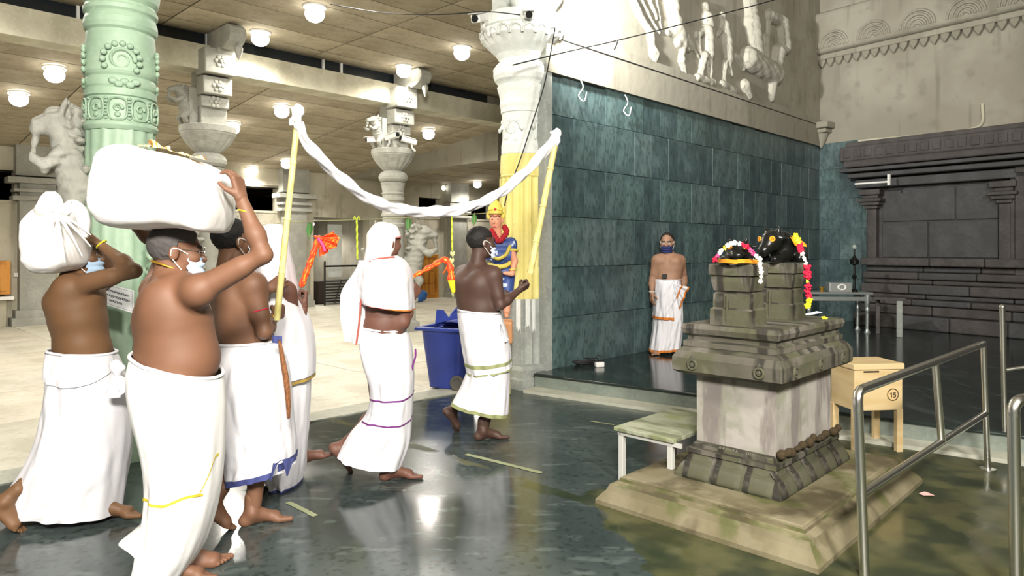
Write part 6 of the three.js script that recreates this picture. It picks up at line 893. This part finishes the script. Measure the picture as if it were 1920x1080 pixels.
// ------------------------------------------------------------------ painted guardian statue against the yellow pillar
{
  const D = 7.25, c = px(943, 600, D), t = thing('painted_statue', 'painted standing statue with gold crown, blue robe and red garland', 'statue', c), q = (x, y, z = 0) => { const p = px(x, y, D - z).sub(c); return [p.x, p.y, p.z]; };
  const skin = std(0xd9987a, 0.5), blu = std(0xffffff, 0.5, { map: tex(128, 128, (u, v) => { const s = fbm(u * 16, v * 16, 4, 2, 16); return s > 0.72 ? hx(0xc9d6e8) : mixc(hx(0x2f4487), hx(0x3c5596), s); }) }), gold = std(0xd9c75a, 0.45), gar = std(0xb01c2a, 0.8, { bumpMap: fineN, bumpScale: 0.01 });
  const sd = (nm, P, k, lo, hi, cell, m) => obj(nm, netSDF(blend(P, k), lo, hi, cell), m, t);
  sd('head', [el(q(929, 414, 0.06), [0.062, 0.085, 0.07]), rc(q(930, 420, 0.06), q(934, 445, 0.03), 0.045, 0.045), wk(rc(q(927, 412, 0.125), q(926, 418, 0.135), 0.008, 0.01), 0.01), wk(rc(q(924, 425, 0.112), q(931, 425, 0.112), 0.006), 0.006), el(q(942, 414, 0.05), [0.012, 0.025, 0.015])], 0.02, [-0.25, 0.75, -0.1], [0.15, 1.25, 0.25], 0.007, skin);
  obj('eyes', [ball(V(...q(923, 411, 0.122)), [0.012, 0.006, 0.006], 8), ball(V(...q(933, 411, 0.122)), [0.012, 0.006, 0.006], 8)].slice(0, 1), M.blackPlastic, t); obj('eye', ball(V(...q(933, 411, 0.122)), [0.012, 0.006, 0.006], 8), M.blackPlastic, t);
  obj('brow', tube([V(...q(919, 407, 0.115)), V(...q(924, 404, 0.128)), V(...q(928, 407, 0.13)), V(...q(933, 404, 0.128)), V(...q(938, 407, 0.11))], 0.004, 6), M.blackPlastic, t); obj('lips', ball(V(...q(927, 425, 0.122)), [0.016, 0.006, 0.006], 8), M.red, t);
  const ch = V(...q(929, 402, 0.05)); obj('crown', turned([[0.075, 0], [0.085, 0.01], [0.085, 0.03], [0.075, 0.035], [0.08, 0.05], [0.07, 0.08], [0.055, 0.11], [0.05, 0.115], [0.04, 0.135], [0.02, 0.14], [0.022, 0.155], [0.012, 0.17], [0.003, 0.185]], 28).translate(ch.x, ch.y, ch.z), gold, t);
  obj('crown_wing', [ball(V(...q(943, 400, 0.04)), [0.03, 0.06, 0.025], 10)], gold, t); obj('crown_wing', [ball(V(...q(916, 404, 0.04)), [0.022, 0.04, 0.02], 10)], gold, t);
  for (let i = 0; i < 5; i++) obj('crown_boss', ball(V(ch.x + Math.sin(-0.9 + i * 0.45) * 0.082, ch.y + 0.05, ch.z + Math.cos(-0.9 + i * 0.45) * 0.08), 0.013, 8), i === 2 ? M.red : gold, t);
  sd('robe', [rc(q(922, 460, 0.02), q(956, 460, 0.02), 0.075), rc(q(930, 480, 0.03), q(950, 480, 0.03), 0.085), rc(q(930, 510, 0.03), q(950, 510, 0.03), 0.085), rc(q(958, 455, 0.03), q(960, 478, 0.05), 0.055, 0.05), rc(q(918, 455, 0.03), q(914, 480, 0.05), 0.05, 0.045), rc(q(952, 520, 0.03), q(951, 548, 0.05), 0.075, 0.065), rc(q(928, 520, 0.03), q(930, 548, 0.05), 0.075, 0.065)], 0.03, [-0.35, 0.15, -0.2], [0.3, 1.0, 0.3], 0.011, blu);
  sd('arms', [rc(q(960, 470, 0.06), q(965, 490, 0.1), 0.036, 0.034), rc(q(965, 490, 0.1), q(960, 512, 0.14), 0.033, 0.026), rc(q(960, 514, 0.15), q(946, 512, 0.17), 0.024, 0.018)], 0.02, [-0.1, 0.3, -0.1], [0.25, 0.85, 0.35], 0.008, skin);
  obj('bangle', uvBox(new THREE.TorusGeometry(0.03, 0.009, 8, 20).rotateX(1.4).translate(...q(961, 506, 0.135))), gold, t); obj('armlet', uvBox(new THREE.TorusGeometry(0.052, 0.014, 8, 22).rotateX(1.4).translate(...q(961, 470, 0.05))), gold, t);
  obj('garland', tube([V(...q(922, 432, 0.06)), V(...q(928, 444, 0.11)), V(...q(936, 452, 0.13)), V(...q(944, 445, 0.12)), V(...q(950, 434, 0.07)), V(...q(946, 426, 0.02))], (s) => 0.028 + 0.005 * Math.sin(s * 70), 10, 90), gar, t);
  obj('sash', tube([V(...q(922, 480, 0.12)), V(...q(934, 485, 0.14)), V(...q(948, 478, 0.14)), V(...q(956, 462, 0.1))], 0.018, 8, 40), gold, t); obj('belt', tube([V(...q(918, 496, 0.06)), V(...q(930, 500, 0.14)), V(...q(946, 499, 0.14)), V(...q(958, 492, 0.08))], 0.024, 8, 40), gold, t);
  obj('pendant', tube([V(...q(936, 500, 0.15)), V(...q(934, 520, 0.15)), V(...q(938, 540, 0.14)), V(...q(936, 565, 0.12)), V(...q(936, 590, 0.1))], (s) => 0.02 - 0.006 * s, 8, 40), gold, t);
  sd('legs', [rc(q(951, 548, 0.04), q(950, 585, 0.06), 0.05, 0.036), rc(q(930, 548, 0.04), q(931, 585, 0.06), 0.05, 0.036), rc(q(950, 588, 0.05), q(950, 592, 0.16), 0.032, 0.024), rc(q(931, 588, 0.05), q(931, 592, 0.16), 0.032, 0.024)], 0.015, [-0.3, 0.0, -0.1], [0.2, 0.4, 0.3], 0.009, skin);
  t.position.y = 0; for (const ch2 of t.children) ch2.position.y += c.y;
  const tops = c.y + (EYE - (596 - HZ) * D / F - c.y) - 0.02;
  obj('orange_base', rbx(-0.14, 0.1, tops - 0.22, tops, -0.1, 0.24, 0.02), std(0xe0a070, 0.6), t); obj('yellow_base', rbx(-0.17, 0.08, 0.0, tops - 0.2, -0.1, 0.2, 0.02), M.yellowPaint, t);
}
// ------------------------------------------------------------------ cables
{
  const wire = (name, label, pts, r) => tag(obj(name, tube(pts, r, 5, pts.length * 10), M.wire), label, 'cable');
  const pc = px(962, 122, 7.1); wire('overhead_cable', 'thin black cable running from the white pillar to the upper right', [pc, px(1060, 98, 7.3), px(1157, 76, 7.6), px(1300, 40, 8.1), px(1470, -6, 8.8), px(1560, -40, 9.2)], 0.007);
  const k = px(1157, 78, 7.58); wire('cable_tie_end', 'loose dark tie hanging from the overhead cable', [k, k.clone().add(V(-0.01, -0.03, 0.01)), k.clone().add(V(-0.03, -0.08, 0.01))], 0.012);
  wire('overhead_cable', 'thin black cable slung under the near ceiling to the white pillar', [px(620, 8, 7.6), px(720, 24, 7.4), px(830, 27, 7.1), px(915, 22, 6.95), px(975, 28, 6.95)], 0.006);
  wire('pillar_cable', 'black cable running down across the white and yellow pillar', [px(1041, 52, 6.95), px(1034, 90, 7.0), px(1020, 160, 7.15), px(998, 230, 7.2), px(975, 300, 7.2), px(952, 360, 7.2), px(946, 385, 7.2)], 0.007);
  // frayed white threads hanging from the top of the tiles
  for (const [x, y, l] of [[1088, 148, 'frayed white thread hanging at the top of the tiles, nearest the pillar'], [1172, 178, 'curled white thread hanging further along the tile top']]) { const p = onV(x, y, PV - 0.06); tag(obj('frayed_thread', tube([p, p.clone().add(V(0.03, -0.1, 0.02)), p.clone().add(V(-0.02, -0.2, 0.02)), p.clone().add(V(0.04, -0.26, 0.03)), p.clone().add(V(0.07, -0.16, 0.03))], 0.007, 6, 50), M.whitePlastic), l, 'thread'); }
}
renderer.render(scene, camera);
